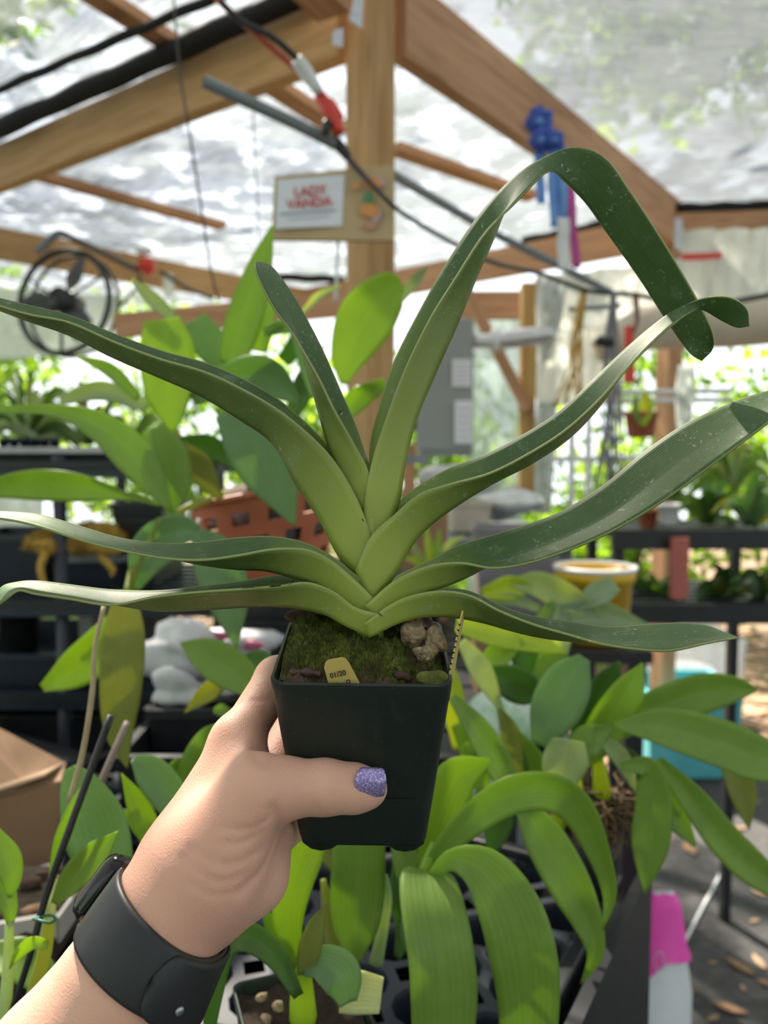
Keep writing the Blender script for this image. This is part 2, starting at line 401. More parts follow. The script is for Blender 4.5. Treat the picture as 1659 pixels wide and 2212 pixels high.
# roof cloth: bright bay beyond the post, grey bay to the right/overhead
def subplane(name, corners, m, n=24, sag=0.03, seed=1):
    a, b, c, d = [Vector(x) for x in corners]; v = []; f = []
    rr = np.random.default_rng(seed); ph = rr.uniform(0, 6, 6)
    for i in range(n + 1):
        for j in range(n + 1):
            s, t = i / n, j / n
            p = a.lerp(b, s).lerp(d.lerp(c, s), t)
            p.z += sag * (math.sin(7 * s + ph[0]) * math.sin(6 * t + ph[1]) + 0.5 * math.sin(17 * s + ph[2]) * math.sin(14 * t + ph[3]) - 1)
            v.append(p)
    for i in range(n):
        for j in range(n): f.append((i * (n + 1) + j, (i + 1) * (n + 1) + j, (i + 1) * (n + 1) + j + 1, i * (n + 1) + j + 1))
    return mesh(name, v, f, m, smooth=True)
zc = ZB + 0.235
Rm = lambda px, py: G(px, py, ZB)
A0 = Rm(-900, 700); A0.z = zc
lt = (Rm(0, 412) - Rm(742, 128)).normalized(); rt = (Rm(1458, 532) - Rm(862, 128)).normalized()
P0 = Vector((Ppost.x, Ppost.y, zc))
struct(tag(subplane('ceiling', [P0 - rt * 0 + lt * 0, P0 + lt * 4.2, P0 + lt * 4.2 + rt * 2.7, P0 + rt * 2.7], M_roof, 30, 0.02, 3), 'bright shade cloth stretched over the bay beyond the centre post', 'shade cloth'))
struct(tag(subplane('ceiling.001', [P0, P0 + rt * 2.7, P0 + rt * 2.7 - lt * 5.0, P0 - lt * 5.0], M_roof2, 30, 0.03, 4), 'grey woven shade cloth sloping over the right side', 'shade cloth'))
struct(tag(subplane('ceiling.002', [P0, P0 + lt * 4.2, P0 + lt * 4.2 - rt * 4.2, P0 - rt * 4.2], M_roof, 30, 0.02, 5), 'bright shade cloth overhead on the left near the camera', 'shade cloth'))
struct(tag(subplane('ceiling.003', [P0, P0 - rt * 4.2, P0 - rt * 4.2 - lt * 5.0, P0 - lt * 5.0], M_roof2, 20, 0.02, 6), 'grey shade cloth overhead behind the camera', 'shade cloth'))
# purlins just under the cloth
def purlin(name, a, b, w, label, z=ZB + 0.185):
    pa, pb = G(*a, z), G(*b, z)
    o = timber(name, pa, pb, w, 0.03, M_pine2); struct(o); tag(o, label, 'purlin')
purlin('trim_14', (130, -60), (395, 110), 0.065, 'reddish purlin crossing the cloth at the upper left')
purlin('trim_15', (60, 372), (480, 488), 0.075, 'reddish purlin crossing the bright cloth above the fan')
purlin('trim_16', (560, 165), (735, 280), 0.075, 'short stretch of purlin behind the red clamp')
purlin('trim_17', (850, 320), (1150, 425), 0.075, 'reddish purlin right of the sign behind the tall leaf')

# folded black shade-cloth roll along the left beam
t = empty('shade_cloth_roll', G(300, 200, ZB + .17), 'black folded shade cloth lying along the top of the left beam', 'shade cloth')
for nm, a, b, w, h, dz in (('roll', (-60, 322), (660, 12), 0.05, 0.065, 0.03), ('fold', (-60, 226), (520, -20), 0.025, 0.012, 0.01)):
    pa, pb = G(*a, ZB + .12), G(*b, ZB + .12); pts = [pa.lerp(pb, i / 30) + Vector((0, 0, dz + 0.002 * math.sin(i * 1.1))) for i in range(31)]
    MB().tube(pts, [w * 0.80 * (1 + 0.05 * math.sin(i * 0.7 + w * 90)) * (0.6 if nm == 'fold' else 0.75) for i in range(31)], 8).build(nm, M_blackcloth, t, True)
# dark cloth edge under the far beams
for a, b, zz, lab in [((540, 655), (745, 662), ZB, 'dark rolled cloth edge on the far beam left of the post'), ((1130, 592), (1345, 553), ZB, 'dark rolled cloth edge on the far beam right of the ribbons'), ((1460, 500), (1700, 492), ZB + .0501, 'dark cloth edge along the rail at the right')]:
    pa, pb = G(*a, zz), G(*b, zz); dz = .168 if zz == ZB else .098
    o = MB().tube([pa.lerp(pb, k / 14) + Vector((0, 0, dz + .004 * math.sin(k * 1.3))) for k in range(15)], .026, 8).build('cloth_edge', M_blackcloth, None, True); tag(o, lab, 'shade cloth')
# steel brackets
def bracket(pts, lab):
    mb = MB()
    for p in pts: mb.add([W(*q) for q in p] + [W(q[0] - 2, q[1] + 3, q[2] + .05) for q in p], [(0, 1, 2, 3), (7, 6, 5, 4), (0, 4, 5, 1), (1, 5, 6, 2), (2, 6, 7, 3), (3, 7, 4, 0)])
    tag(mb.build('steel_bracket', M_steel), lab, 'bracket')
dp = (Ppost - CAM).dot(CF)
dp = 1.75
bracket([[(766, -10, dp - .08), (786, -10, dp - .08), (783, 62, dp - .08), (754, 42, dp - .08)], [(720, 66, dp - .06), (742, 60, dp - .06), (741, 100, dp - .06), (718, 94, dp - .06)]], 'galvanised angle bracket at the top left of the centre post')
bracket([[(1458, 470, 3.1), (1474, 474, 3.1), (1474, 540, 3.1), (1458, 530, 3.1)]], 'galvanised bracket where the right beams meet')
# ------------------------------------------------------------------ the held orchid: pot, moss, leaves
def C3(x, y, z): return CAM + CR * x + CU * y + CF * z
def camxyz(px, py, d): return np.array([(px - 829.5) / F_PX * d, (1106 - py) / F_PX * d, d])
TILT = math.radians(12.7); ROLL = math.radians(0.8)
Fc = camxyz(780, 1480, 0.335)
e_x = np.array([math.cos(ROLL), -math.sin(ROLL), 0]); e_y = np.array([0, math.sin(TILT), math.cos(TILT)]); e_z = np.array([0, math.cos(TILT), -math.sin(TILT)])
HR, HBt, HP = 0.0393, 0.0304, 0.0868
O_rim = Fc + e_y * HR
def PL(u, v, h):
    p = O_rim + e_x * u + e_y * v + e_z * h
    return C3(*p)
def rsq(a, r, n=7):
    """rounded square outline, half side a, corner radius r"""
    out = []
    for q, (sx, sy) in enumerate(((1, 1), (-1, 1), (-1, -1), (1, -1))):
        for k in range(n):
            th = math.pi / 2 * (q + k / (n - 1))
            out.append((sx * (a - r) + r * math.cos(th), sy * (a - r) + r * math.sin(th)))
    return out
def potmat(name, c):
    m, nt, b = newmat(name)
    n = noise(nt, 60, 6, 0.7); s1 = noise(nt, 500, 3, 0.8, stretch=(1, 1, .5)); s2 = noise(nt, 25, 3)
    col = mixc(nt, n, tuple(x * .7 for x in c), tuple(x * 1.25 for x in c))
    dust = mathn(nt, 'MULTIPLY', mathn(nt, 'GREATER_THAN', s1, 0.68), mathn(nt, 'MULTIPLY', s2, 0.35))
    col = mixc(nt, dust, col, (0.30, 0.33, 0.30))
    smear = mathn(nt, 'MULTIPLY', mathn(nt, 'MAXIMUM', mathn(nt, 'SUBTRACT', noise(nt, 30, 6, 0.75, stretch=(1, 1, .4)), 0.6), 0.0), 0.8)
    col = mixc(nt, smear, col, (0.20, 0.22, 0.20))
    nt.links.new(col, b.inputs['Base Color']); b.inputs['Roughness'].default_value = 0.42
    bump(nt, b, n, 0.08, 0.001)
    return m
M_pot = potmat('dark_green_pot', (0.012, 0.022, 0.019))
M_moss = mat('moss', (0.17, 0.19, 0.024), 0.95, 0.5, 170, c2=(0.045, 0.052, 0.012), bmp=0.8)
M_moss2 = mat('moss_deep', (0.055, 0.12, 0.022), 0.95, 0.5, 70, c2=(0.022, 0.030, 0.010))
M_stone = mat('perlite_stone', (0.55, 0.45, 0.30), 0.9, 0.45, 420, c2=(0.24, 0.14, 0.08), bmp=0.9)
M_root = mat('brown_root', (0.075, 0.030, 0.020), 0.45, 0.5, 80)

orchid = empty('potted_orchid', PL(0, 0, -HP - 0.003), 'large strap leaved orchid held up in a square dark green pot', 'orchid')
def pot_shell(O, parent, half_t, half_b, H, mt, name='pot', lip=0.0008):
    prof = [(half_b * 0.93, -H), (half_b, -H + .003), (half_t * 0.30 + half_b * 0.70, -H * 0.70), (half_t - .0004, -0.010), (half_t, -0.009), (half_t + lip, 0.0), (half_t - .0006, 0.0006), (half_t - .0016, -0.001), (half_t * .96 - .0016, -0.03), (half_b - .0014, -H + .002)]
    v = []; f = []; n = 28
    for a, h in prof:
        for (x, y) in rsq(a, 0.0075 if a > half_b * 1.02 else 0.008): v.append(O(x, y, h))
    for i in range(len(prof) - 1):
        for k in range(n): f.append((i * n + k, i * n + (k + 1) % n, (i + 1) * n + (k + 1) % n, (i + 1) * n + k))
    f.append(tuple(range(n))[::-1]); f.append(tuple((len(prof) - 1) * n + k for k in range(n)))
    return mesh(name, v, f, mt, parent, smooth=True)
pot = pot_shell(PL, orchid, HR, HBt, HP, M_pot)
em = pot.modifiers.new('split', 'EDGE_SPLIT'); em.split_angle = math.radians(50)
for sx in (-1, 1):                                   # feet
    for sy in (-1, 1):
        v = []; f = []; n = 12
        for a, h in ((0.0105, 0.004), (0.0105, -0.0012), (0.0085, -0.0032), (0.004, -0.0038)):
            for k in range(n):
                th = 2 * math.pi * k / n; v.append(PL(sx * (HBt - .0106) + a * math.cos(th), sy * (HBt - .0106) + a * math.sin(th), -HP + h))
        for i in range(3):
            for k in range(n): f.append((i * n + k, i * n + (k + 1) % n, (i + 1) * n + (k + 1) % n, (i + 1) * n + k))
        f.append(tuple(range(n))); f.append(tuple(3 * n + k for k in range(n)))
        mesh('foot', v, f, M_pot, pot, smooth=True)
# raised panel line low on the front, embossed
pv = []
for x, h in ((-0.016, -.0585), (0.0245, -.0585), (0.0245, -.0595), (-0.016, -.0595)):
    a = HBt + (HR - HBt) * (1 + h / HP); pv.append(PL(x, -a - .00005, h)); 
pv += [PL(x, -(HBt + (HR - HBt) * (1 + h / HP)) - .0007, h) for x, h in ((-0.016, -.0585), (0.0245, -.0585), (0.0245, -.0595), (-0.016, -.0595))]
mesh('moulded_line', pv, [(0, 1, 5, 4), (1, 2, 6, 5), (2, 3, 7, 6), (3, 0, 4, 7), (4, 5, 6, 7), (3, 2, 1, 0)], M_pot, pot)
# white mineral smudge below the rim
def hmoss(x, y):
    q = max(abs(x), abs(y)) / (HR - .002)
    edge = 1 - max(0, (q - 0.78) / 0.22) ** 2
    nz = 0.0018 * math.sin(x * 310 + 1) * math.sin(y * 270 + 2) + 0.0011 * math.sin(x * 640 + y * 380) + .0007 * math.sin(x * 1300 - y * 900 + 1)
    back = (y / HR)
    top = 0.0075 + 0.0025 * (-x / HR) + 0.001 * back + nz
    if x > 0.016 and y < 0.02: top -= 0.006 * min(1, (x - .016) / .006)
    if y < -0.018: top -= .007 * min(1, (-.018 - y) / .010)
    return -0.004 + (top + 0.004) * max(0.0, edge) ** 0.5
N = 60; v = []; f = []
for i in range(N + 1):
    for j in range(N + 1):
        x = (i / N * 2 - 1) * (HR - .0018); y = (j / N * 2 - 1) * (HR - .0018)
        r = math.hypot(x, y); mx = max(abs(x), abs(y)) + 1e-9
        lim = HR - .002; cr = .0075                       # keep inside the rounded corners
        ax, ay = abs(x), abs(y)
        if ax > lim - cr and ay > lim - cr:
            dx, dy = ax - (lim - cr), ay - (lim - cr); dd = math.hypot(dx, dy)
            if dd > cr: x = math.copysign(lim - cr + dx / dd * cr, x); y = math.copysign(lim - cr + dy / dd * cr, y)
        v.append(PL(x, y, hmoss(x, y)))
for i in range(N):
    for j in range(N): f.append((i * (N + 1) + j, (i + 1) * (N + 1) + j, (i + 1) * (N + 1) + j + 1, i * (N + 1) + j + 1))
fmx = []
for i in range(N):
    for j in range(N):
        x, y = (i / N * 2 - 1) * HR, (j / N * 2 - 1) * HR
        fmx.append(1 if y < -.029 + .004 * math.sin(x * 300) or (x < -.002 and y > .020 + .003 * math.sin(x * 400)) or (x > .020 and y > .004) else 0)
mesh('potting_mix', v, f, [M_moss, M_bark], orchid, smooth=True, fmat=fmx)
# moss tufts: thousands of tiny blades
v = []; f = []; fm = []
rr = random.Random(3)
for k in range(26000):
    x = rr.uniform(-1, 1) * (HR - .003); y = rr.uniform(-1, 1) * (HR - .003)
    if x < -0.002 and y > 0.019: continue                     # bare bark at the back left
    if x > 0.020 and y > 0.002: continue
    dens = 0.5 + 0.5 * math.sin(x * 220 + 1) * math.sin(y * 190)
    if y < -0.029 and rr.random() < 0.7: continue
    if rr.random() > 0.45 + 0.55 * dens: continue
    h0 = hmoss(x, y); L = rr.uniform(.0012, .0026); a = rr.uniform(0, 6.28); ln = rr.uniform(0, .0010)
    dx, dy = math.cos(a), math.sin(a); w = .00028; n = len(v)
    b0 = (x, y, h0 - .0004); tip = (x + dx * ln, y + dy * ln, h0 + L)
    v += [PL(b0[0] - dy * w, b0[1] + dx * w, b0[2]), PL(b0[0] + dy * w, b0[1] - dx * w, b0[2]), PL(*tip)]
    f.append((n, n + 1, n + 2)); fm.append(1 if (x > -0.005 and y > -.004 and rr.random() < .8) or rr.random() < .2 else 0)
o = mesh('moss', v, f, [M_moss, M_moss2], orchid, fmat=fm); tag(o, 'green and brown moss carpet', kind='stuff')
# bark chips and old roots at the back left, charcoal on the right
for k in range(26):
    if k < 17: x, y = rr.uniform(-.035, -.006), rr.uniform(.020, .035)
    else: x, y = rr.uniform(.018, .033), rr.uniform(-.03, .033)
    h = hmoss(x, y) + .0005
    s = rr.uniform(.0028, .0055); MB().blob(tuple(PL(x, y, h)), s, (1.3, .8, .7), .45, 2, k).build('bark_chip', M_bark, orchid, True)
for pts in ([(-.026, .030, .012), (-.018, .022, .0135), (-.011, .012, .012), (-.005, .004, .008)], [(-.033, .022, .009), (-.022, .018, .0115), (-.012, .014, .010), (-.005, .008, .008)], [(.014, .012, .013), (.022, .014, .011), (.029, .010, .007)], [(-.031, -.030, .001), (-.025, -.033, .003), (-.018, -.033, .002)]):
    S = spline(pts, 14); MB().tube([PL(*p) for p in S], [.0019 + .0006 * math.sin(i) for i in range(14)], 8).build('root', M_root, orchid, True)
for k, (px, py, d, s, sq) in enumerate([(893, 1374, .368, .0066, (.95, .8, 1.15)), (940, 1386, .368, .0056, (.9, .9, 1.0)), (921, 1411, .362, .0049, (1.1, .9, .85)), (943, 1466, .342, .0045, (1.5, .9, .9))]):
    MB().blob(tuple(W(px, py, d)), s, sq, .33, 3, 40 + k).build('stone', M_stone if k < 3 else M_moss, orchid, True)

HG = (0.056, 0.118, 0.030); HU = (0.128, 0.198, 0.050)
M_top = leafmat('strap_leaf_top', HG, base=(0.25, 0.36, 0.055), edge=(0.40, 0.44, 0.17), speck=0.6, vein=0.05, vscale=14, rough=0.47, trans=0.10)
M_und = leafmat('strap_leaf_underside', HU, base=(0.42, 0.50, 0.095), edge=(0.40, 0.44, 0.17), speck=0.5, vein=0.04, vscale=14, rough=0.36, trans=0.18)
def leaf3(name, parent, st, mats, ordn, d0=0.372, ntip=0.0, nl=72, thick=.0011, sep=(.009, .011), twist=None):
    """strap leaf from stations (far edge, near edge, keel); one depth profile per curve"""
    m = len(st)
    E1, E2, K = [], [], []
    for i, s in enumerate(st):
        t = i / (m - 1)
        r = min(1, t * 3.2)
        dd = d0 + ntip * t
        s1, s2 = sep
        tw = 1.0 if twist is None else twist[i]
        close = 1.0 if t < 0.9 else max(0.0, (1 - t) / 0.1)
        d_near = dd - (1 - r) * .0021 * ordn - r * s2 * tw * close
        d_far = dd + (1 - r) * .0021 * ordn + r * s1 * tw * close
        d_k = dd - (1 - r) * .0019 * ordn - (0.0 if tw > 0 else 0)
        e1, e2, k = (s, s, s) if len(s) == 2 else s
        E1.append((*e1, d_far)); E2.append((*e2, d_near)); K.append((*k, d_k))
    S1, S2, SK = spline(E1, nl), spline(E2, nl), spline(K, nl)
    v = []; uv = []; na = 12
    flipsum = 0
    for i in range(nl):
        p1, p2, pk = (np.array(W(*S[i])) for S in (S1, S2, SK))
        for j in range(na + 1):
            u = j / na * 2 - 1
            a = abs(u); q = pk + (a ** 1.12) * ((p1 if u < 0 else p2) - pk)
            # slightly bulged halves and rounded keel
            v.append(q); uv.append((u, i / (nl - 1)))
        nrm = np.cross(p2 - p1, (np.array(W(*SK[min(i + 1, nl - 1)])) - np.array(W(*SK[max(i - 1, 0)]))))
        if 4 < i < nl * .5: flipsum += np.dot(nrm, (p1 + p2) / 2 - pk)
    f = []
    for i in range(nl - 1):
        for j in range(na):
            a = i * (na + 1) + j; q = (a, a + 1, a + na + 2, a + na + 1)
            f.append(q)
    me = mesh(name, v, f, list(mats), parent, smooth=True, uvs=uv)
    LEAFV.append((me, [Vector(q) for q in v], f))
    # orient: inside of the V is the upper side
    if flipsum < 0:
        me.data.flip_normals()
    so = me.modifiers.new('thick', 'SOLIDIFY'); so.thickness = thick; so.offset = -1; so.material_offset = 1; so.material_offset_rim = 0
    return me
LEAFV = []
L = {}
L['L2'] = [((800, 1060), (800, 1085), (792, 1112)), ((800, 1012), (797, 1020), (748, 1052)), ((790, 980), (764, 955), (713, 966)), ((768, 915), (727, 890), (690, 885)), ((735, 840), (692, 818), (669, 812)), ((700, 760), (657, 757), (653, 752)), ((668, 697), (630, 714), (637, 700)), ((636, 640), (592, 664), (612, 645)), ((596, 584), (561, 604), (580, 592)), ((573, 567), (552, 572), (562, 570)), (555, 565)]
L['L1'] = [((800, 1090), (785, 1150), (806, 1215)), ((798, 1010), (787, 1075), (856, 1095)), ((799, 958), (806, 985), (869, 1020)), ((815, 890), (833, 905), (893, 915)), ((850, 782), (872, 802), (938, 805)), ((905, 672), (925, 692), (984, 702)), ((965, 566), (982, 600), (1028, 595)), ((1035, 462), (1046, 502), (1065, 512)), ((1110, 381), (1116, 432), (1108, 415)), ((1180, 337), (1185, 368), (1184, 352)), ((1243, 318), (1222, 394), (1236, 350)), ((1306, 340), (1265, 440), (1290, 392)), ((1360, 413), (1302, 492), (1331, 454)), ((1410, 488), (1345, 552), (1376, 527)), ((1458, 566), (1387, 612), (1421, 590)), ((1503, 645), (1432, 683), (1463, 660)), ((1536, 712), (1470, 738), (1497, 724)), ((1541, 752), (1495, 768), (1514, 764)), (1516, 780)]
tw1 = [1] * 8 + [.8, .3, -.2, -.6, -.9, -1, -1, -1, -1, -.6, 0]
L['L3'] = [((812, 1130), (806, 1165), (785, 1248)), ((779, 1068), (774, 1082), (737, 1204)), ((737, 1003), (733, 1010), (692, 1120)), ((690, 942), (687, 955), (640, 1042)), ((615, 872), (610, 890), (590, 955)), ((540, 825), (534, 844), (512, 899)), ((450, 785), (445, 802), (430, 850)), ((350, 757), (346, 773), (335, 808)), ((250, 721), (247, 736), (240, 767)), ((150, 680), (150, 694), (150, 721)), ((60, 658), (60, 676), (60, 690)), ((-20, 638), (-20, 652), (-20, 660)), ((-80, 620), (-80, 634), (-80, 640)), (-125, 618)]
L['L4'] = [((816, 1278), (810, 1294), (798, 1342)), ((767, 1238), (760, 1245), (738, 1302)), ((716, 1200), (712, 1207), (692, 1264)), ((660, 1172), (660, 1185), (640, 1247)), ((590, 1158), (590, 1184), (575, 1230)), ((510, 1161), (515, 1197), (505, 1226)), ((430, 1171), (435, 1207), (430, 1216)), ((350, 1173), (350, 1203), (350, 1199)), ((260, 1161), (260, 1186), (260, 1180)), ((180, 1138), (180, 1166), (180, 1160)), ((100, 1114), (100, 1140), (100, 1133)), ((40, 1106), (40, 1124), (40, 1118)), ((-30, 1104), (-30, 1114), (-30, 1110)), (-70, 1110)]
L['L5'] = [((826, 1318), (822, 1326), (802, 1374)), ((772, 1305), (768, 1311), (747, 1348)), ((726, 1270), (722, 1277), (702, 1324)), ((670, 1248), (665, 1257), (642, 1311)), ((600, 1242), (598, 1264), (580, 1306)), ((520, 1255), (518, 1270), (510, 1309)), ((430, 1266), (430, 1276), (425, 1315)), ((340, 1275), (338, 1286), (335, 1316)), ((240, 1273), (240, 1304), (240, 1301)), ((150, 1262), (150, 1291), (150, 1284)), ((80, 1254), (80, 1281), (80, 1272)), ((35, 1257), (40, 1273), (37, 1268)), ((0, 1270), (8, 1295), (3, 1282)), (-22, 1318)]
L['R1'] = [((790, 1185), (768, 1232), (800, 1305)), ((832, 1112), (800, 1160), (848, 1245)), ((862, 1082), (853, 1110), (886, 1178)), ((907, 1047), (907, 1066), (927, 1133)), ((970, 1011), (975, 1043), (992, 1085)), ((1050, 980), (1057, 1020), (1067, 1040)), ((1130, 938), (1137, 980), (1150, 997)), ((1210, 886), (1216, 930), (1230, 942)), ((1280, 820), (1292, 862), (1297, 870)), ((1350, 753), (1370, 776), (1361, 776)), ((1410, 702), (1437, 712), (1421, 711)), ((1460, 668), (1490, 674), (1475, 670)), ((1520, 645), (1517, 670), (1520, 660)), ((1575, 643), (1560, 694), (1570, 670)), ((1612, 666), (1592, 708), (1603, 690)), (1618, 705)]
twr1 = [1] * 9 + [.8, .5, .2, -.2, -.5, -.5, 0]
L['R2'] = [((806, 1292), (788, 1308), (812, 1348)), ((852, 1248), (840, 1262), (862, 1304)), ((897, 1224), (886, 1236), (917, 1278)), ((937, 1206), (940, 1218), (967, 1261)), ((985, 1179), (1000, 1214), (1012, 1242)), ((1045, 1161), (1066, 1225), (1062, 1217)), ((1120, 1138), (1140, 1215), (1135, 1193)), ((1210, 1105), (1235, 1184), (1225, 1159)), ((1300, 1050), (1335, 1139), (1320, 1109)), ((1390, 976), (1435, 1079), (1415, 1036)), ((1480, 915), (1525, 1013), (1505, 968)), ((1570, 873), (1610, 949), (1595, 914)), ((1660, 843), (1690, 887), (1680, 864)), ((1735, 832), (1745, 850), (1740, 840)), (1770, 832)]
L['R3'] = [((800, 1325), (786, 1346), (796, 1374)), ((852, 1295), (845, 1304), (862, 1342)), ((900, 1277), (895, 1284), (920, 1329)), ((960, 1269), (958, 1275), (985, 1331)), ((1020, 1278), (1018, 1285), (1045, 1342)), ((1085, 1309), (1080, 1317), (1105, 1359)), ((1150, 1330), (1150, 1345), (1165, 1373)), ((1230, 1342), (1225, 1367), (1235, 1382)), ((1310, 1353), (1302, 1389), (1307, 1384)), ((1390, 1349), (1385, 1401), (1386, 1384)), ((1460, 1345), (1450, 1403), (1460, 1381)), ((1525, 1350), (1525, 1387), (1530, 1376)), ((1560, 1363), (1562, 1380), (1562, 1374)), (1593, 1375)]
for nm, k, tip, sp, tw in (('L2', 0, .012, (.009, .009), None), ('L1', 1, .026, (.009, .009), tw1), ('L3', 2, .012, (.008, .010), None), ('R1', 3, -.016, (.009, .009), twr1), ('L4', 4, -.012, (.014, .010), None), ('R2', 5, -.002, (.012, .010), None), ('L5', 6, -.02, (.013, .010), None), ('R3', 7, -.018, (.013, .010), None)):
    leaf3('leaf', orchid, L[nm], (M_top, M_und), k, ntip=tip, sep=sp, twist=tw)
# short stem hidden by the leaf bases
MB().tube([W(800, 1120, .373), W(800, 1400, .373)], [.004, .007], 12).build('stem', M_und, orchid, True)
# black scars on the leaves
M_scar = mat('dark_scar', (0.03, 0.018, 0.012), 0.7, 0.4, 200)
from mathutils.bvhtree import BVHTree
def scar(leaf_i, pts, wpx):
    """dark bruise following a blade"""
    ob, lv, lf = LEAFV[leaf_i]; bt = BVHTree.FromPolygons(lv, lf); S = spline(pts, max(8, len(pts) * 5)) if len(pts) > 1 else np.array(pts); rr = random.Random(leaf_i + len(pts)); v = []; f = []
    for i, p in enumerate(S):
        w = wpx * rr.uniform(.5, 1.3) * math.sin(math.pi * (i + .5) / len(S)) + .4
        t = S[min(i + 1, len(S) - 1)] - S[max(i - 1, 0)]; nrm = np.array([-t[1], t[0]]); nrm = nrm / (np.linalg.norm(nrm) + 1e-9)
        for sg_ in (-1, 1):
            q = p[:2] + nrm * w * sg_; dv = (W(q[0], q[1], 1) - CAM).normalized(); hit = bt.ray_cast(CAM, dv)[0]
            if hit is None: return
            v.append(hit - dv * .0014)
    f = [(2 * i, 2 * i + 1, 2 * i + 3, 2 * i + 2) for i in range(len(S) - 1)]
    mesh('scar', v, f, M_scar, ob)
scar(2, [(503, 862), (508, 866), (514, 869)], 3); scar(2, [(520, 872), (526, 878), (532, 880)], 3); scar(2, [(537, 879), (540, 883)], 1.5); scar(2, [(590, 935), (592, 937)], 1.5)
scar(2, [(52, 682), (66, 686), (80, 690)], 2); scar(2, [(100, 699), (112, 703), (122, 706)], 1.6); scar(2, [(122, 708), (134, 713), (142, 716)], 2)
scar(6, [(522, 1271), (560, 1268), (595, 1266), (620, 1262), (632, 1256), (637, 1249)], 1.4); scar(3, [(850, 1089), (858, 1092), (860, 1098), (852, 1099)], 1.0)
scar(7, [(812, 1326), (817, 1321), (818, 1325), (826, 1331)], 1.0); scar(2, [(782, 1120), (785, 1126)], 1.0)
scar(0, [(733, 886), (737, 892)], 1.6)

# plant tags --------------------------------------------------------
M_tag = mat('yellow_tag', (0.66, 0.50, 0.15), 0.5, 0.10, 40)
M_ink = mat('black_ink', (0.012, 0.012, 0.014), 0.6, 0.1, 10)
def plate(name, pts, thick, m, parent=None):
    n = len(pts); c = [Vector(p) for p in pts]
    nr = (c[1] - c[0]).cross(c[-1] - c[0]).normalized() * thick
    return mesh(name, [p for p in c] + [p + nr for p in c], [tuple(range(n)), tuple(range(2 * n - 1, n - 1, -1))] + [(i, i + n, (i + 1) % n + n, (i + 1) % n) for i in range(n)], m, parent)
def text(body, name, origin, xdir, ydir, size, m, parent, depth=0.0):
    cu = bpy.data.curves.new(name, 'FONT'); cu.body = body; cu.size = 1; cu.align_x = 'CENTER'; cu.align_y = 'CENTER'; cu.offset = 0.028
    to = bpy.data.objects.new(name, cu); COLL.objects.link(to); bpy.context.view_layer.update()
    dg = bpy.context.evaluated_depsgraph_get(); me = bpy.data.meshes.new_from_object(to.evaluated_get(dg))
    V = [Vector(origin) + xdir * (v.co.x * size) + ydir * (v.co.y * size) for v in me.vertices]
    Fs = [tuple(p.vertices) for p in me.polygons]
    bpy.data.objects.remove(to); 
    return mesh(name, V, Fs, m, parent)
dt = .3372
t1 = empty('plant_tag', W(740, 1500, dt), 'yellow plastic plant tag printed 01/20 at the front of the dark green pot', 'plant tag')
plate('tag_plate', [W(*p, dt - .0022 + .0034 * (p[1] - 1421) / 55) for i, p in enumerate([(700, 1442), (703, 1431), (710, 1426), (738, 1421), (746, 1423), (753, 1431), (780, 1482), (798, 1520), (722, 1522)])], .0006, M_tag, t1)
ang = math.radians(14); xd = CR * math.cos(ang) + CU * math.sin(ang); yd = CU * math.cos(ang) - CR * math.sin(ang)
text('01/20', 'printed_date', W(730, 1457, dt - .0014), xd, yd, .0031, M_ink, t1)
text('o', 'printed_mark', W(752, 1471, dt - .0010), xd, yd, .0036, M_ink, t1)
t2 = empty('plant_tag', W(968, 1480, .345), 'yellow plastic plant tag seen edge on at the right rim of the pot', 'plant tag')
plate('tag_plate', [W(998, 1319, .352), W(991, 1345, .350), W(963, 1490, .345), W(972, 1492, .366), W(999, 1340, .366)], .0006, M_tag, t2)
for q in range(9):
    a = W(993 - q * 2.6, 1350 + q * 12, .3492 - q * .0004); MB().beam(a, a + CF * .004, .0008, .0007).build('embossed_print', M_ink, t2)

# ------------------------------------------------------------------ the hand: one continuous surface grown from blended bones
BONES = []      # (a, b, ra, rb, k)
def bone(a, b, ra, rb, k=.007):
    A = camxyz(*a); B = camxyz(*b); BONES.append((A, B, ra * a[2] / F_PX, rb * b[2] / F_PX, k))
bone((-60, 2580, .300), (132, 2323, .312), 205, 172, .02)
bone((132, 2323, .312), (282, 2123, .321), 172, 148, .004)
bone((282, 2123, .321), (368, 1960, .328), 148, 122, .004)
bone((368, 1960, .328), (440, 1880, .336), 122, 128, .004)
bone((440, 1880, .340), (530, 1745, .352), 124, 92, .008)          # palm core
bone((440, 1868, .333), (555, 1710, .335), 116, 70, .010)          # thenar mound
bone((402, 1850, .348), (512, 1602, .366), 92, 50, .010)           # index metacarpal
bone((512, 1602, .366), (545, 1700, .346), 46, 62, .010)           # web to the thumb
bone((512, 1602, .366), (598, 1466, .400), 48, 46, .006)           # index finger, rising beside the pot
bone((598, 1466, .400), (700, 1425, .436), 46, 42, .004)
bone((700, 1425, .436), (775, 1432, .440), 42, 38, .004)
bone((562, 1712, .336), (622, 1702, .3385), 70, 60, .010)          # thumb
bone((622, 1702, .3385), (702, 1700, .3405), 60, 56, .004)
bone((702, 1700, .3405), (768, 1703, .342), 57, 50, .004)
bone((768, 1703, .342), (797, 1704, .3425), 49, 40, .004)
bone((455, 1935, .343), (540, 1890, .352), 98, 76, .010)          # heel of the hand
bone((540, 1890, .352), (582, 1800, .366), 76, 55, .008)
bone((575, 1690, .392), (640, 1570, .428), 54, 50, .006)           # middle finger behind the pot
bone((640, 1570, .428), (730, 1530, .448), 50, 44, .004)
bone((730, 1530, .448), (820, 1540, .444), 44, 36, .004)
bone((562, 1760, .374), (640, 1660, .424), 58, 48, .006)           # ring
bone((640, 1660, .424), (740, 1640, .444), 46, 40, .004)
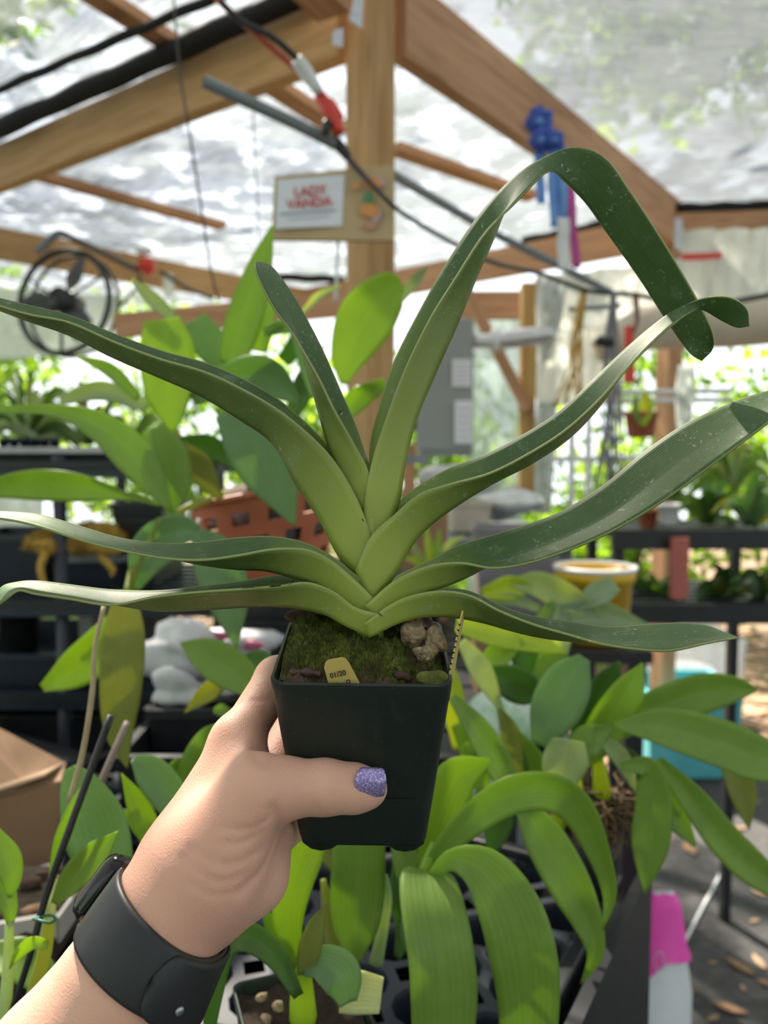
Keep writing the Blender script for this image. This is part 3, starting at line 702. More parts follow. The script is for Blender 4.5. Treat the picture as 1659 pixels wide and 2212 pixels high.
bone((740, 1640, .444), (820, 1650, .438), 40, 34, .004)
bone((575, 1815, .374), (636, 1770, .404), 52, 42, .006)           # little finger
bone((636, 1770, .404), (720, 1750, .428), 40, 36, .004)
bone((720, 1750, .428), (780, 1752, .426), 36, 30, .004)
def crease(pts, amp, w): CREASES.append(([camxyz(*p) for p in pts], amp, w))
CREASES = []
CARVE = []
def carve(a, b, ra, rb, k): CARVE.append((camxyz(*a), camxyz(*b), ra * a[2] / F_PX, rb * b[2] / F_PX, k))
carve((600, 1520, .360), (592, 1618, .352), 16, 30, .006)
carve((592, 1618, .352), (560, 1610, .350), 28, 10, .006)
def sdf(P):
    """signed distance of camera-space points (N,3)"""
    D = None
    for A, B, ra, rb, k in BONES:
        ba = B - A; t = np.clip(((P - A) @ ba) / (ba @ ba), 0, 1)
        d = np.sqrt(((P - A - t[:, None] * ba) ** 2).sum(1)) - (ra + (rb - ra) * t)
        if D is None: D = d
        else:
            h = np.maximum(k - np.abs(D - d), 0) / k; D = np.minimum(D, d) - h * h * k * 0.25
    for A, B, ra, rb, k in CARVE:
        ba = B - A; t = np.clip(((P - A) @ ba) / (ba @ ba), 0, 1)
        d = (ra + (rb - ra) * t) - np.sqrt(((P - A - t[:, None] * ba) ** 2).sum(1))
        h = np.maximum(k - np.abs(D - d), 0) / k; D = np.maximum(D, d) + h * h * k * 0.25
    for pts, amp, w in CREASES:
        near = np.where(np.abs(D) < .004)[0]; Q = P[near]; best = np.full(len(near), 1e9)
        for a, b in zip(pts[:-1], pts[1:]):
            ba = b - a; t = np.clip(((Q - a) @ ba) / (ba @ ba), 0, 1)
            best = np.minimum(best, ((Q - a - t[:, None] * ba) ** 2).sum(1))
        D[near] += amp * np.exp(-best / (w * w))
    return D
def fronts(pp, d0=.25, d1=.46):
    """depths at which the view rays of pixels meet the skin (nan where they miss)"""
    pp = np.array(pp, float); dr = np.stack([(pp[:, 0] - 829.5) / F_PX, (1106 - pp[:, 1]) / F_PX, np.ones(len(pp))], 1); d = np.full(len(pp), d0)
    for _ in range(80): d += np.clip(sdf(dr * d[:, None]) * .7, -.001, .02)
    return np.where(d > d1, np.nan, d)
def skin_line(pts):
    S = spline(pts, 9); D = fronts(S[:, :2])
    return [(p[0], p[1], d) for p, d in zip(S, D) if d == d]
_cr = []
for pts, amp, w in ([[(592, 1748), (602, 1775), (596, 1812), (584, 1850), (560, 1890), (520, 1925)], .0022, .0022],
                    [[(578, 1772), (545, 1790), (505, 1792), (475, 1785)], .0014, .0012], [[(560, 1800), (520, 1822), (480, 1820)], .0013, .0012],
                    [[(560, 1840), (500, 1868), (450, 1855), (410, 1830)], .0012, .0012], [[(540, 1885), (480, 1905), (430, 1885), (395, 1850)], .0011, .0012], [[(515, 1925), (460, 1935), (410, 1905)], .0010, .0012],
                    [[(684, 1752), (682, 1730), (686, 1690), (684, 1655)], .0006, .0012], [[(700, 1735), (697, 1695), (700, 1660)], .0004, .0009], [[(655, 1690), (657, 1664)], .0003, .0009], [[(690, 1760), (683, 1745)], .0012, .0016],
                    [[(588, 1640), (570, 1650), (548, 1625)], .0012, .0020], [[(590, 1505), (560, 1515), (545, 1512)], .0006, .0011], [[(492, 1962), (480, 1925), (455, 1900)], .0005, .0012]):
    l = skin_line(pts)
    if len(l) > 1: _cr.append(([camxyz(*p) for p in l], amp, w))
CREASES = _cr
def surface_nets(lo, hi, h):
    nx, ny, nz = [int((b - a) / h) + 2 for a, b in zip(lo, hi)]
    X = lo[0] + h * np.arange(nx); Y = lo[1] + h * np.arange(ny); Z = lo[2] + h * np.arange(nz)
    Fv = np.empty((nx, ny, nz), dtype=np.float64)
    YY, ZZ = np.meshgrid(Y, Z, indexing='ij')
    # coarse pass to skip empty space
    cs = 6; Xc = X[::cs]
    flat = np.stack([a.ravel() for a in np.meshgrid(X[::cs], Y[::cs], Z[::cs], indexing='ij')], 1)
    cd = sdf(flat).reshape(len(X[::cs]), len(Y[::cs]), len(Z[::cs]))
    up = np.repeat(np.repeat(np.repeat(cd, cs, 0), cs, 1), cs, 2)[:nx, :ny, :nz]
    Fv[:] = up
    idx = np.where(np.abs(up) < h * cs * 2.0 + .004)
    P = np.stack([X[idx[0]], Y[idx[1]], Z[idx[2]]], 1)
    Fv[idx] = sdf(P)
    S = Fv < 0
    c = np.zeros((nx - 1, ny - 1, nz - 1), dtype=np.int8)
    corners = [(i, j, k) for i in (0, 1) for j in (0, 1) for k in (0, 1)]
    for i, j, k in corners: c += S[i:nx - 1 + i, j:ny - 1 + j, k:nz - 1 + k]
    act = np.argwhere((c > 0) & (c < 8)); ids = -np.ones(c.shape, dtype=np.int64); ids[tuple(act.T)] = np.arange(len(act))
    pos = np.zeros((len(act), 3)); cnt = np.zeros(len(act))
    for a in corners:
        for ax in range(3):
            if a[ax]: continue
            b = list(a); b[ax] = 1
            fa = Fv[tuple((act + a).T)]; fb = Fv[tuple((act + b).T)]
            cr = (fa < 0) != (fb < 0); tt = np.where(cr, fa / np.where(cr, fa - fb, 1), 0)
            q = act + np.array(a, float); q[:, ax] += tt
            pos[cr] += q[cr]; cnt[cr] += 1
    V = np.array(lo) + h * pos / cnt[:, None]
    quads = []
    for ax in range(3):
        u, w = (ax + 1) % 3, (ax + 2) % 3
        sl0 = [slice(1, None)] * 3; sl0[ax] = slice(0, -1)
        A = S[tuple(slice(0, -1) if i == ax else slice(None) for i in range(3))]; B = S[tuple(slice(1, None) if i == ax else slice(None) for i in range(3))]
        E = np.argwhere(A != B)
        ok = (E[:, u] > 0) & (E[:, w] > 0) & (E[:, u] < c.shape[u]) & (E[:, w] < c.shape[w]); E = E[ok]
        o = []
        for du, dw in ((-1, -1), (0, -1), (0, 0), (-1, 0)):
            q = E.copy(); q[:, u] += du; q[:, w] += dw; o.append(ids[tuple(q.T)])
        Q = np.stack(o, 1); fl = A[tuple(E.T)]
        Q[~fl] = Q[~fl][:, ::-1]
        quads.append(Q)
    return V, np.vstack(quads)
HV, HF = surface_nets((-.235, -.285, .255), (.02, -.055, .47), .00125)
# relax a little
nb = np.zeros((len(HV), 3)); ct = np.zeros(len(HV))
for it in range(2):
    nb[:] = 0; ct[:] = 0
    for a in range(4):
        b = (a + 1) % 4
        np.add.at(nb, HF[:, a], HV[HF[:, b]]); np.add.at(ct, HF[:, a], 1); np.add.at(nb, HF[:, b], HV[HF[:, a]]); np.add.at(ct, HF[:, b], 1)
    HV = HV * .5 + .5 * nb / np.maximum(ct, 1)[:, None]
def skinmat():
    m, nt, b = newmat('skin')
    n1 = noise(nt, 28, 4, 0.6); n2 = noise(nt, 9, 3, 0.5); n3 = noise(nt, 900, 4, 0.7)
    wv = noise(nt, 260, 5, 0.75, stretch=(1, 1, .35))
    col = ramp(nt, n2, [(0.3, (0.68, 0.345, 0.255)), (0.52, (0.74, 0.42, 0.315)), (0.72, (0.76, 0.33, 0.275))])
    col = mixc(nt, mathn(nt, 'MULTIPLY', n1, 0.35), col, (0.78, 0.52, 0.40))
    nt.links.new(col, b.inputs['Base Color']); b.inputs['Roughness'].default_value = 0.5
    b.inputs['Subsurface Weight'].default_value = 0.25; b.inputs['Subsurface Radius'].default_value = (0.006, 0.0022, 0.0012); b.inputs['Subsurface Scale'].default_value = 0.6
    vo = nt.nodes.new('ShaderNodeTexVoronoi'); vo.feature = 'DISTANCE_TO_EDGE'; vo.inputs['Scale'].default_value = 650
    tc = nt.nodes.new('ShaderNodeTexCoord'); mp = nt.nodes.new('ShaderNodeMapping'); mp.inputs['Rotation'].default_value = (0, .7, 0); mp.inputs['Scale'].default_value = (1.6, 1, .8)
    nt.links.new(tc.outputs['Object'], mp.inputs[0]); nt.links.new(mp.outputs[0], vo.inputs['Vector'])
    h = mathn(nt, 'ADD', mathn(nt, 'ADD', mathn(nt, 'MULTIPLY', n3, 0.4), wv), mathn(nt, 'MULTIPLY', vo.outputs['Distance'], 0.9))
    bump(nt, b, h, 0.34, 0.0008)
    return m
M_skin = skinmat()
person = empty('person', W(200, 2300, .34), 'left forearm and hand of a person gripping the green pot, thumb across its front', 'person')
body = mesh('hand', [C3(*p) for p in HV], HF.tolist(), M_skin, person, smooth=True)
# painted thumb nail
m, nt, b = newmat('lilac_glitter_polish')
vo = nt.nodes.new('ShaderNodeTexVoronoi'); vo.inputs['Scale'].default_value = 2600
tc = nt.nodes.new('ShaderNodeTexCoord'); nt.links.new(tc.outputs['Object'], vo.inputs['Vector'])
sepc = nt.nodes.new('ShaderNodeSeparateColor'); nt.links.new(vo.outputs['Color'], sepc.inputs[0])
nt.links.new(ramp(nt, sepc.outputs[0], [(0.0, (0.20, 0.13, 0.42)), (0.6, (0.33, 0.25, 0.60)), (0.88, (0.48, 0.42, 0.78)), (0.97, (0.92, 0.88, 1.0))]), b.inputs['Base Color'])
b.inputs['Roughness'].default_value = 0.25; b.inputs['Metallic'].default_value = 0.25; b.inputs['Coat Weight'].default_value = 0.6
bump(nt, b, sepc.outputs[1], 0.25, 0.0004)
M_nail = m
NU, NVn = 14, 14; v = []; f = []; npx = []
for i in range(NU + 1):
    for j in range(NVn + 1):
        s, tt = i / NU, j / NVn
        x0 = 766 + 9 * (2 * tt - 1) ** 2; x1 = 834 - 5 * (2 * tt - 1) ** 2
        yt = 1657 + 3 * s + 8 * (1 - min(1, s * 5)) ** 2 + 2 * max(0, s - .9) * 10; yb = 1723 - 4 * s - 8 * (1 - min(1, s * 5)) ** 2 - 2 * max(0, s - .9) * 10
        npx.append((x0 + (x1 - x0) * s, yt + (yb - yt) * tt, s, tt))
fd_ = fronts([(min(q[0], 800), 1668 + (q[1] - 1657) / 66 * 56) for q in npx])
dmin = np.nanmin(fd_)
for (px, py, s, tt), fr in zip(npx, fd_):
    v.append(W(px, py, dmin - .0006 + .0042 * (2 * tt - 1) ** 2 * (1 - .2 * s) + .0012 * s * s + (.0008 if s == 0 else 0)))
for i in range(NU):
    for j in range(NVn): a = i * (NVn + 1) + j; f.append((a, a + 1, a + NVn + 2, a + NVn + 1))
nail = mesh('thumb_nail', v, f, M_nail, person, smooth=True); tag(nail, 'lilac glitter painted nail')
so = nail.modifiers.new('thick', 'SOLIDIFY'); so.thickness = .0007; so.offset = 0

# ------------------------------------------------------------------ wrist watch
M_strap = mat('matte_black_rubber', (0.020, 0.021, 0.026), 0.48, 0.15, 20)
M_case = mat('black_case', (0.015, 0.015, 0.017), 0.12, 0.2, 20, metal=0.4)
ax0, ax1 = camxyz(282, 2123, .321), camxyz(368, 1960, .328)
axd = camxyz(372, 1953, .328) - camxyz(270, 2090, .322); axd /= np.linalg.norm(axd)
wc = camxyz(326, 2032, .3245)
e_a = np.array([axd[1], -axd[0], 0]); e_a /= np.linalg.norm(e_a)          # to the lower right in view
e_b = np.cross(axd, e_a); e_b = e_b if e_b[2] < 0 else -e_b               # towards the viewer
_TH = np.linspace(-math.pi, math.pi, 97); _SS = np.linspace(-.024, .024, 13)
_dr = e_a[None] * np.cos(_TH)[:, None] + e_b[None] * np.sin(_TH)[:, None]
_base = (wc[None] + axd[None] * _SS[:, None])[None].repeat(97, 0).reshape(-1, 3); _drr = _dr[:, None].repeat(13, 1).reshape(-1, 3)
_r = np.full(len(_base), .05)
for _ in range(40): _r -= sdf(_base + _drr * _r[:, None]) * .8
_r = _r.reshape(97, 13)
def arm_r(th, s):
    th = (th + math.pi) % (2 * math.pi) - math.pi
    i = min(95, int((th + math.pi) / (2 * math.pi) * 96)); ft = (th - _TH[i]) / (_TH[1] - _TH[0])
    j = max(0, min(11, int((s + .024) / .004))); fs_ = (s - _SS[j]) / .004
    return float((_r[i, j] * (1 - ft) + _r[i + 1, j] * ft) * (1 - fs_) + (_r[i, j + 1] * (1 - ft) + _r[i + 1, j + 1] * ft) * fs_)
def band(th0, th1, hw, off, thick, n, name, parent, m, round_end=0.0, wob=None):
    """strap piece: angular sweep th0..th1, half width hw(th), lifted off the skin"""
    v = []; f = []
    prof = [(-1, 0), (-.97, .75), (-.85, 1), (0, 1.06), (.85, 1), (.97, .75), (1, 0)]
    for i in range(n + 1):
        th = th0 + (th1 - th0) * i / n
        w = hw(i / n) if callable(hw) else hw
        if round_end:
            q = max(0, (i / n - (1 - round_end)) / round_end); w *= math.sqrt(max(0.02, 1 - q ** 3.0))
        rads = [arm_r(th, w * a) for a in (-1, 0, 1)]; r0 = max(rads[1], (rads[0] + rads[2]) / 2) 
        dr = e_a * math.cos(th) + e_b * math.sin(th)
        for (a, h) in prof:
            rr_ = r0 + (rads[2] - rads[0]) / 2 * a
            v.append(C3(*(wc + axd * (w * a) + dr * (rr_ + off + thick * h))))
    k = len(prof)
    for i in range(n):
        for j in range(k): f.append((i * k + j, i * k + (j + 1) % k, (i + 1) * k + (j + 1) % k, (i + 1) * k + j))
    f.append(tuple(range(k))); f.append(tuple(n * k + j for j in range(k))[::-1])
    return mesh(name, v, f, m, parent, smooth=True)
watch = empty('wristwatch', W(320, 2040, .34), 'black smart watch with rubber strap round the wrist', 'watch')
HWd = .0122
band(math.radians(186), math.radians(-75), lambda s: HWd * (1.22 - .22 * min(1, s * 2.2)), .0004, .0021, 60, 'strap', watch, M_strap)
band(math.radians(-75), math.radians(-174), HWd, .0004, .0021, 30, 'strap', watch, M_strap)
band(math.radians(-60), math.radians(78), HWd * .98, .0026, .0020, 40, 'strap_end', watch, M_strap, round_end=.13)
# case on the back of the wrist, only its edge shows
th = math.radians(222); dr = e_a * math.cos(th) + e_b * math.sin(th); tg = np.cross(axd, dr); r = arm_r(th, 0)
v = []; f = []; cs = rsq(.0195, .007)
for s_, h in ((.92, .0), (1, .002), (1, .007), (.9, .0105)):
    for (x, y) in cs: v.append(C3(*(wc + axd * (x * s_ * .78) + tg * (y * s_ * .82) + dr * (r + h))))
for i in range(3):
    for k in range(28): f.append((i * 28 + k, i * 28 + (k + 1) % 28, (i + 1) * 28 + (k + 1) % 28, (i + 1) * 28 + k))
f.append(tuple(range(28))[::-1]); f.append(tuple(84 + k for k in range(28)))
mesh('case', v, f, M_case, watch, smooth=True)
# steel pin
th = math.radians(48); dr = e_a * math.cos(th) + e_b * math.sin(th); r = max(arm_r(th, 0), arm_r(th, -.004))
q = wc - axd * .004 + dr * (r + .0048)
MB().tube([C3(*(q)), C3(*(q + dr * .0012))], [.0020, .0016], 14).build('pin', M_steel, watch, True)
# ------------------------------------------------------------------ leaf plants around and behind
GM = {}
def gm(k):
    """leaf colours, top and underside"""
    if k not in GM:
        c = dict(bright=(0.20, 0.33, 0.022), lime=(0.30, 0.42, 0.02), mid=(0.15, 0.245, 0.040), blue=(0.12, 0.215, 0.095), dark=(0.055, 0.125, 0.018), olive=(0.17, 0.20, 0.04), pale=(0.27, 0.36, 0.17), grey=(0.20, 0.27, 0.19), cream=(0.42, 0.47, 0.24))[k]
        GM[k] = (leafmat('leaf_' + k, c, rough=0.30, trans=0.36, vein=0.22, vscale=5, rib=tuple(min(1, x * 1.7 + .03) for x in c)), leafmat('leaf_under_' + k, tuple(min(1, x * 1.25 + .012) for x in c), rough=0.42, trans=0.36, vein=0.16, vscale=5, rib=tuple(min(1, x * 1.7 + .03) for x in c)))
    return GM[k]
lr = random.Random(11)
def leafc(parent, pts, hws, col, roll=None, fold=0.28, depth=None, nl=26, name='leaf', thick=.0008):
    """blade along (px,py[,depth]) with half widths in pixels; rolled about its midrib, gently folded and waved"""
    P = []
    for i, p in enumerate(pts):
        P.append(p if len(p) == 3 else (*p, depth + 0.0))
    m = len(P)
    S = spline(P, nl); ts = np.linspace(0, 1, nl)
    hw = spline([[h] for h in hws], nl)[:, 0] if len(hws) > 2 else np.interp(ts, np.linspace(0, 1, len(hws)), hws)
    hw = np.maximum(hw, 0.6)
    roll = lr.uniform(-.55, .55) if roll is None else roll
    pw = [W(*p) for p in S]
    v = []; uv = []; na = 8; ph = lr.uniform(0, 6); amp = lr.uniform(.03, .10)
    for i, p in enumerate(pw):
        t = (pw[min(i + 1, nl - 1)] - pw[max(i - 1, 0)]).normalized()
        view = (p - CAM).normalized()
        side = t.cross(view).normalized(); nrm = side.cross(t).normalized()
        if nrm.dot(view) > 0: nrm = -nrm
        r = Matrix.Rotation(roll, 3, t); sd = r @ side; nn = r @ nrm
        hm = hw[i] * S[i][2] / F_PX / max(.45, abs(math.cos(roll)))
        for j in range(na + 1):
            u = j / na * 2 - 1
            lift = fold * (abs(u) ** 1.3) * hm + amp * hm * u * u * math.sin(9 * ts[i] + ph + u)
            v.append(p + sd * (u * hm * math.sqrt(max(.2, 1 - fold * fold * .6))) + nn * lift); uv.append((u, ts[i]))
    f = []
    for i in range(nl - 1):
        for j in range(na): a = i * (na + 1) + j; f.append((a, a + 1, a + na + 2, a + na + 1))
    o = mesh(name, v, f, list(gm(col)), parent, smooth=True, uvs=uv)
    so = o.modifiers.new('thick', 'SOLIDIFY'); so.thickness = thick; so.offset = -1; so.material_offset = 1
    return o
def plant(name, base, label, leaves, depth, cat='plant'):
    e = empty(name, W(*base), label, cat)
    for L_ in leaves:
        pts, hws, col = L_[:3]; kw = L_[3] if len(L_) > 3 else {}
        d = kw.pop('d', depth)
        leafc(e, [p if len(p) == 3 else (*p, d) for p in pts], hws, col, **kw)
    return e

# bench plant with arching ribbed leaves, front right of the pot (the nearest one)
pB_ = plant('arching_orchid', (905, 1960, .62), 'orchid with long arching pleated leaves on the black tray below the held pot', [
    ([(918, 1880, .565), (922, 1900, .552), (934, 1965, .535), (950, 2060, .522), (958, 2160, .52), (955, 2290, .525)], [34, 58, 68, 72, 73, 60], 'mid', dict(roll=-.25, fold=.12)),
    ([(925, 1905, .56), (975, 1858, .55), (1045, 1880, .54), (1100, 1960, .53), (1130, 2060, .525), (1142, 2170, .53), (1140, 2290, .535)], [10, 22, 50, 68, 74, 66, 55], 'mid', dict(roll=.2, fold=.15)),
    ([(905, 1900, .57), (985, 1800, .57), (1085, 1722, .57), (1180, 1705, .57), (1248, 1745, .575), (1292, 1835, .58), (1318, 1930, .58), (1302, 2010, .58)], [8, 28, 40, 42, 38, 26, 16, 1], 'mid', dict(roll=.35)),
    ([(1120, 1735, .62), (1165, 1800, .62), (1220, 1895, .61), (1265, 1985, .61), (1285, 2060, .61), (1255, 2125, .62)], [16, 44, 48, 34, 18, 1], 'mid', dict(roll=-.2)),
    ([(915, 1880, .6), (945, 1770, .6), (985, 1680, .6), (1058, 1642, .6)], [12, 46, 46, 6], 'bright', dict(roll=.3)),
    ([(1050, 1700, .68), (1075, 1770, .68), (1060, 1850, .68)], [26, 36, 6], 'dark', dict(roll=.1)),
    ([(900, 1930, .60), (880, 1890, .60), (868, 1830, .61), (872, 1780, .62)], [12, 26, 28, 14], 'mid', dict(roll=.4)),
    ([(925, 1900, .58), (960, 1850, .58), (1000, 1800, .59), (1060, 1760, .6)], [8, 16, 18, 3], 'bright', dict(roll=.5)),
], .56)
wtube([(903, 1990, .57), (906, 1920, .565), (925, 1860, .57), (935, 1820, .58)], [16, 17, 13, 6], 'cane', gm('bright')[0], pB_)
pC2 = plant('broad_leaf_orchid', (770, 2100, .66), 'orchid with one broad upright leaf seen right under the held pot', [
    ([(770, 2080), (768, 2010), (772, 1920), (774, 1800)], [8, 46, 60, 56], 'mid', dict(roll=.15, fold=.12)),
    ([(690, 1830), (730, 1860), (760, 1905)], [16, 24, 3], 'olive', dict(d=.72)),
    ([(860, 2070), (880, 1990), (870, 1920), (880, 1830)], [8, 24, 26, 20], 'dark', dict(d=.68)),
    ([(905, 2060), (890, 2010), (880, 1960)], [22, 24, 8], 'blue', dict(d=.6)),
], .60)
for pts, rp, c in ([(698, 1900, .62), (708, 1960, .62), (722, 2040, .62), (730, 2090, .62)], [6, 14, 20, 14], 'olive'), ([(832, 1890, .62), (838, 1940, .62), (826, 2010, .62), (812, 2080, .62)], [5, 9, 13, 16], 'grey'):
    wtube(pts, rp, 'pseudobulb', gm(c)[1], pC2)
# small potted orchid at the bottom
pC = plant('potted_seedling', (640, 2240, .52), 'young orchid in a small square pot at the bottom centre, one leaf tip cut pale', [
    ([(650, 2110), (622, 2010), (628, 1920), (655, 1830), (680, 1760)], [10, 30, 42, 45, 30], 'bright', dict(roll=.25)),
    ([(650, 2110), (600, 2030), (560, 1950)], [8, 20, 4], 'mid', dict(roll=.4)),
    ([(655, 2105), (668, 2050), (682, 2000), (706, 1952)], [14, 26, 20, 1], 'olive', dict(d=.50)),
    ([(645, 2150), (595, 2065), (535, 2022), (487, 2045), (462, 2125), (452, 2230)], [12, 24, 30, 25, 25, 12], 'dark', dict(d=.49, roll=-.2)),
    ([(640, 2150), (600, 2080), (545, 2050)], [10, 18, 10], 'dark', dict(d=.51)),
    ([(655, 2095), (690, 2082), (735, 2108), (752, 2165)], [14, 36, 46, 20], 'blue', dict(d=.50, roll=-.1)),
    ([(738, 2138), (770, 2142), (800, 2146), (824, 2150)], [42, 42, 38, 34], 'cream', dict(d=.505, roll=.1, fold=.05)),
    ([(700, 2080), (680, 2040), (672, 1990)], [8, 14, 3], 'mid', dict(d=.53)),
], .52)
def small_pot(parent, c, half, H, rot=.5, mt=None, soil=None):
    ca, sa = math.cos(rot), math.sin(rot); c = Vector(c)
    def O(u, v, h): return c + Vector((u * ca - v * sa, u * sa + v * ca, h))
    pot_shell(O, parent, half, half * .78, H, mt or M_pot)
    N_ = 8; v = []; f = []
    for i in range(N_ + 1):
        for j in range(N_ + 1): x = (i / N_ * 2 - 1) * (half - .003); y = (j / N_ * 2 - 1) * (half - .003); v.append(O(x, y, -.008 + .003 * math.sin(i * 2.1 + j)))
    for i in range(N_):
        for j in range(N_): a = i * (N_ + 1) + j; f.append((a, a + N_ + 1, a + N_ + 2, a + 1))
    mesh('potting_mix', v, f, soil or M_soil, parent, smooth=True)
small_pot(pC, W(655, 2178, .535), .042, .085, .35)
wtube([(655, 2200, .53), (652, 2130, .52), (654, 2090, .515)], [30, 24, 16], 'stem', gm('bright')[1], pC)
for k, (px, py) in enumerate([(565, 2155), (577, 2200), (600, 2172)]):
    MB().blob(tuple(W(px, py, .53)), .004, (1, 1, .8), .3, 2, k).build('stone', M_stone, pC, True)

# clump on the right -------------------------------------------------
pA = plant('basket_orchid', (1260, 1800, .85), 'bushy green orchid with fanned broad leaves on the right over a mass of brown roots', [
    ([(1165, 1610), (1195, 1540), (1230, 1470), (1262, 1420)], [18, 52, 50, 14], 'blue', dict(d=.74, roll=.1, fold=.15)),
    ([(1240, 1640), (1268, 1560), (1305, 1480), (1338, 1428)], [16, 34, 32, 3], 'dark', dict(d=.77)),
    ([(1250, 1650), (1300, 1580), (1350, 1500), (1388, 1432)], [18, 40, 38, 2], 'bright', dict(d=.75, roll=.3)),
    ([(1230, 1640), (1270, 1600), (1320, 1570)], [22, 34, 8], 'mid', dict(d=.74)),
    ([(1290, 1600), (1380, 1545), (1500, 1500), (1580, 1487), (1634, 1492)], [14, 36, 44, 30, 3], 'mid', dict(d=.80, roll=.25)),
    ([(1330, 1568), (1430, 1572), (1550, 1605), (1640, 1640), (1730, 1660)], [8, 42, 52, 48, 20], 'mid', dict(d=.72, roll=-.15)),
    ([(1340, 1655), (1400, 1660), (1412, 1740), (1404, 1830), (1392, 1932)], [8, 26, 40, 38, 1], 'mid', dict(d=.72, roll=.05, fold=.35)),
    ([(1420, 1640), (1490, 1720), (1560, 1810), (1630, 1880), (1710, 1940)], [10, 30, 38, 36, 16], 'mid', dict(d=.74, roll=-.1)),
    ([(1425, 1690), (1455, 1760), (1500, 1826)], [14, 28, 5], 'mid', dict(d=.78)),
    ([(1575, 1640), (1600, 1710), (1618, 1792)], [26, 30, 1], 'olive', dict(d=.80)),
    ([(1225, 1595), (1215, 1650), (1195, 1725)], [36, 48, 14], 'pale', dict(d=.73, roll=-.3)),
    ([(985, 1352), (1070, 1368), (1160, 1390), (1225, 1412)], [16, 32, 22, 1], 'lime', dict(d=.84)),
    ([(1040, 1450), (1100, 1470), (1140, 1492), (1172, 1512)], [12, 38, 34, 4], 'dark', dict(d=.80)),
    ([(995, 1385), (1035, 1445), (1070, 1510), (1090, 1550)], [12, 26, 12, 3], 'pale', dict(d=.78)),
    ([(1205, 1400), (1195, 1435), (1150, 1480)], [22, 34, 8], 'mid', dict(d=.86)),
    ([(975, 1505), (1035, 1585), (1088, 1680), (1112, 1745)], [10, 30, 28, 2], 'mid', dict(d=.72)),
    ([(1078, 1530), (1105, 1590), (1122, 1690)], [6, 22, 8], 'olive', dict(d=.76)),
    ([(1030, 1475), (1075, 1420), (1125, 1378)], [10, 28, 16], 'bright', dict(d=.84)),
    ([(1290, 1600), (1350, 1640), (1430, 1690)], [8, 24, 8], 'dark', dict(d=.8)),
    ([(1290, 1590), (1340, 1640), (1375, 1710)], [10, 20, 4], 'pale', dict(d=.74)),
    ([(990, 1560), (1030, 1640), (1045, 1720)], [18, 30, 10], 'bright', dict(d=.82)),
    ([(970, 1440), (985, 1520), (990, 1620)], [14, 26, 10], 'lime', dict(d=.86)),
    ([(1000, 1610), (1060, 1640), (1130, 1690)], [10, 26, 6], 'mid', dict(d=.8)),
    ([(1130, 1730), (1110, 1640), (1085, 1570)], [14, 24, 5], 'dark', dict(d=.82)),
    ([(1180, 1720), (1160, 1650), (1120, 1580)], [14, 26, 5], 'mid', dict(d=.84)),
    ([(1120, 1350), (1140, 1420), (1150, 1480)], [30, 40, 14], 'dark', dict(d=.9)),
    ([(1220, 1380), (1195, 1430), (1180, 1480)], [16, 26, 8], 'pale', dict(d=.9)),
], .78)
def roots(parent, c, r, n, m, seed, name='roots', rpx=.0012, hang=.3):
    rr = random.Random(seed); mb = MB()
    for k in range(n):
        a = rr.uniform(0, 6.28); q = Vector((math.cos(a) * r * rr.uniform(.1, 1), math.sin(a) * r * rr.uniform(.1, 1), rr.uniform(-.3, .5) * r)); p = Vector(c) + q
        dv = Vector((rr.gauss(0, 1), rr.gauss(0, 1), rr.gauss(-hang, .7))).normalized(); pts = []
        for i in range(5):
            pts.append(p.copy()); dv = (dv + Vector((rr.gauss(0, .5), rr.gauss(0, .5), rr.gauss(-.15, .4)))).normalized(); p = p + dv * r * .22
        mb.tube(pts, [rpx, rpx * 1.2, rpx, rpx * .8, rpx * .4], 4, cap=False)
    o = mb.build(name, m, parent, True); o['kind'] = 'stuff'; return o
M_rootmass = mat('dry_roots', (0.24, 0.15, 0.075), 0.9, 0.5, 60, c2=(0.07, 0.045, 0.025))
roots(pA, W(1285, 1745, .80), .040, 420, M_rootmass, 5)
MB().blob(tuple(W(1275, 1740, .81)), .036, (1, 1, .8), .3, 2, 9).build('root_ball', M_soil, pA, True)
for pts in ([(1255, 1800, .8), (1245, 1730, .79), (1240, 1650, .77)], [(1290, 1790, .8), (1300, 1710, .79), (1290, 1620, .78)], [(1200, 1790, .79), (1210, 1750, .78), (1190, 1700, .77)]):
    wtube(pts, [16, 20, 10], 'pseudobulb', gm('lime')[0], pA)
pA2 = plant('yellow_leaf_orchid', (1180, 1420, 1.1), 'sunlit orchid with pale and yellow leaves in front of the yellow bucket', [
    ([(1150, 1265), (1100, 1270), (1040, 1282)], [8, 28, 12], 'lime', dict(roll=-.1)),
    ([(1105, 1258), (1165, 1262), (1230, 1295), (1300, 1335)], [10, 30, 32, 4], 'pale', dict(roll=.2)),
    ([(1330, 1262), (1290, 1285), (1245, 1315)], [18, 28, 8], 'grey', dict(roll=.2)),
    ([(1190, 1325), (1290, 1325), (1400, 1350)], [18, 30, 4], 'grey', dict()),
    ([(1060, 1300), (1110, 1295), (1165, 1315)], [8, 14, 8], 'grey', dict()),
    ([(1175, 1400), (1170, 1340), (1200, 1300)], [8, 14, 8], 'mid', dict()),
    ([(1215, 1420), (1200, 1380), (1225, 1330)], [14, 24, 14], 'mid', dict()),
], 1.05)
wtube([(1180, 1460, 1.05), (1190, 1380, 1.05), (1205, 1310, 1.05)], [8, 8, 5], 'stem', gm('pale')[1], pA2)

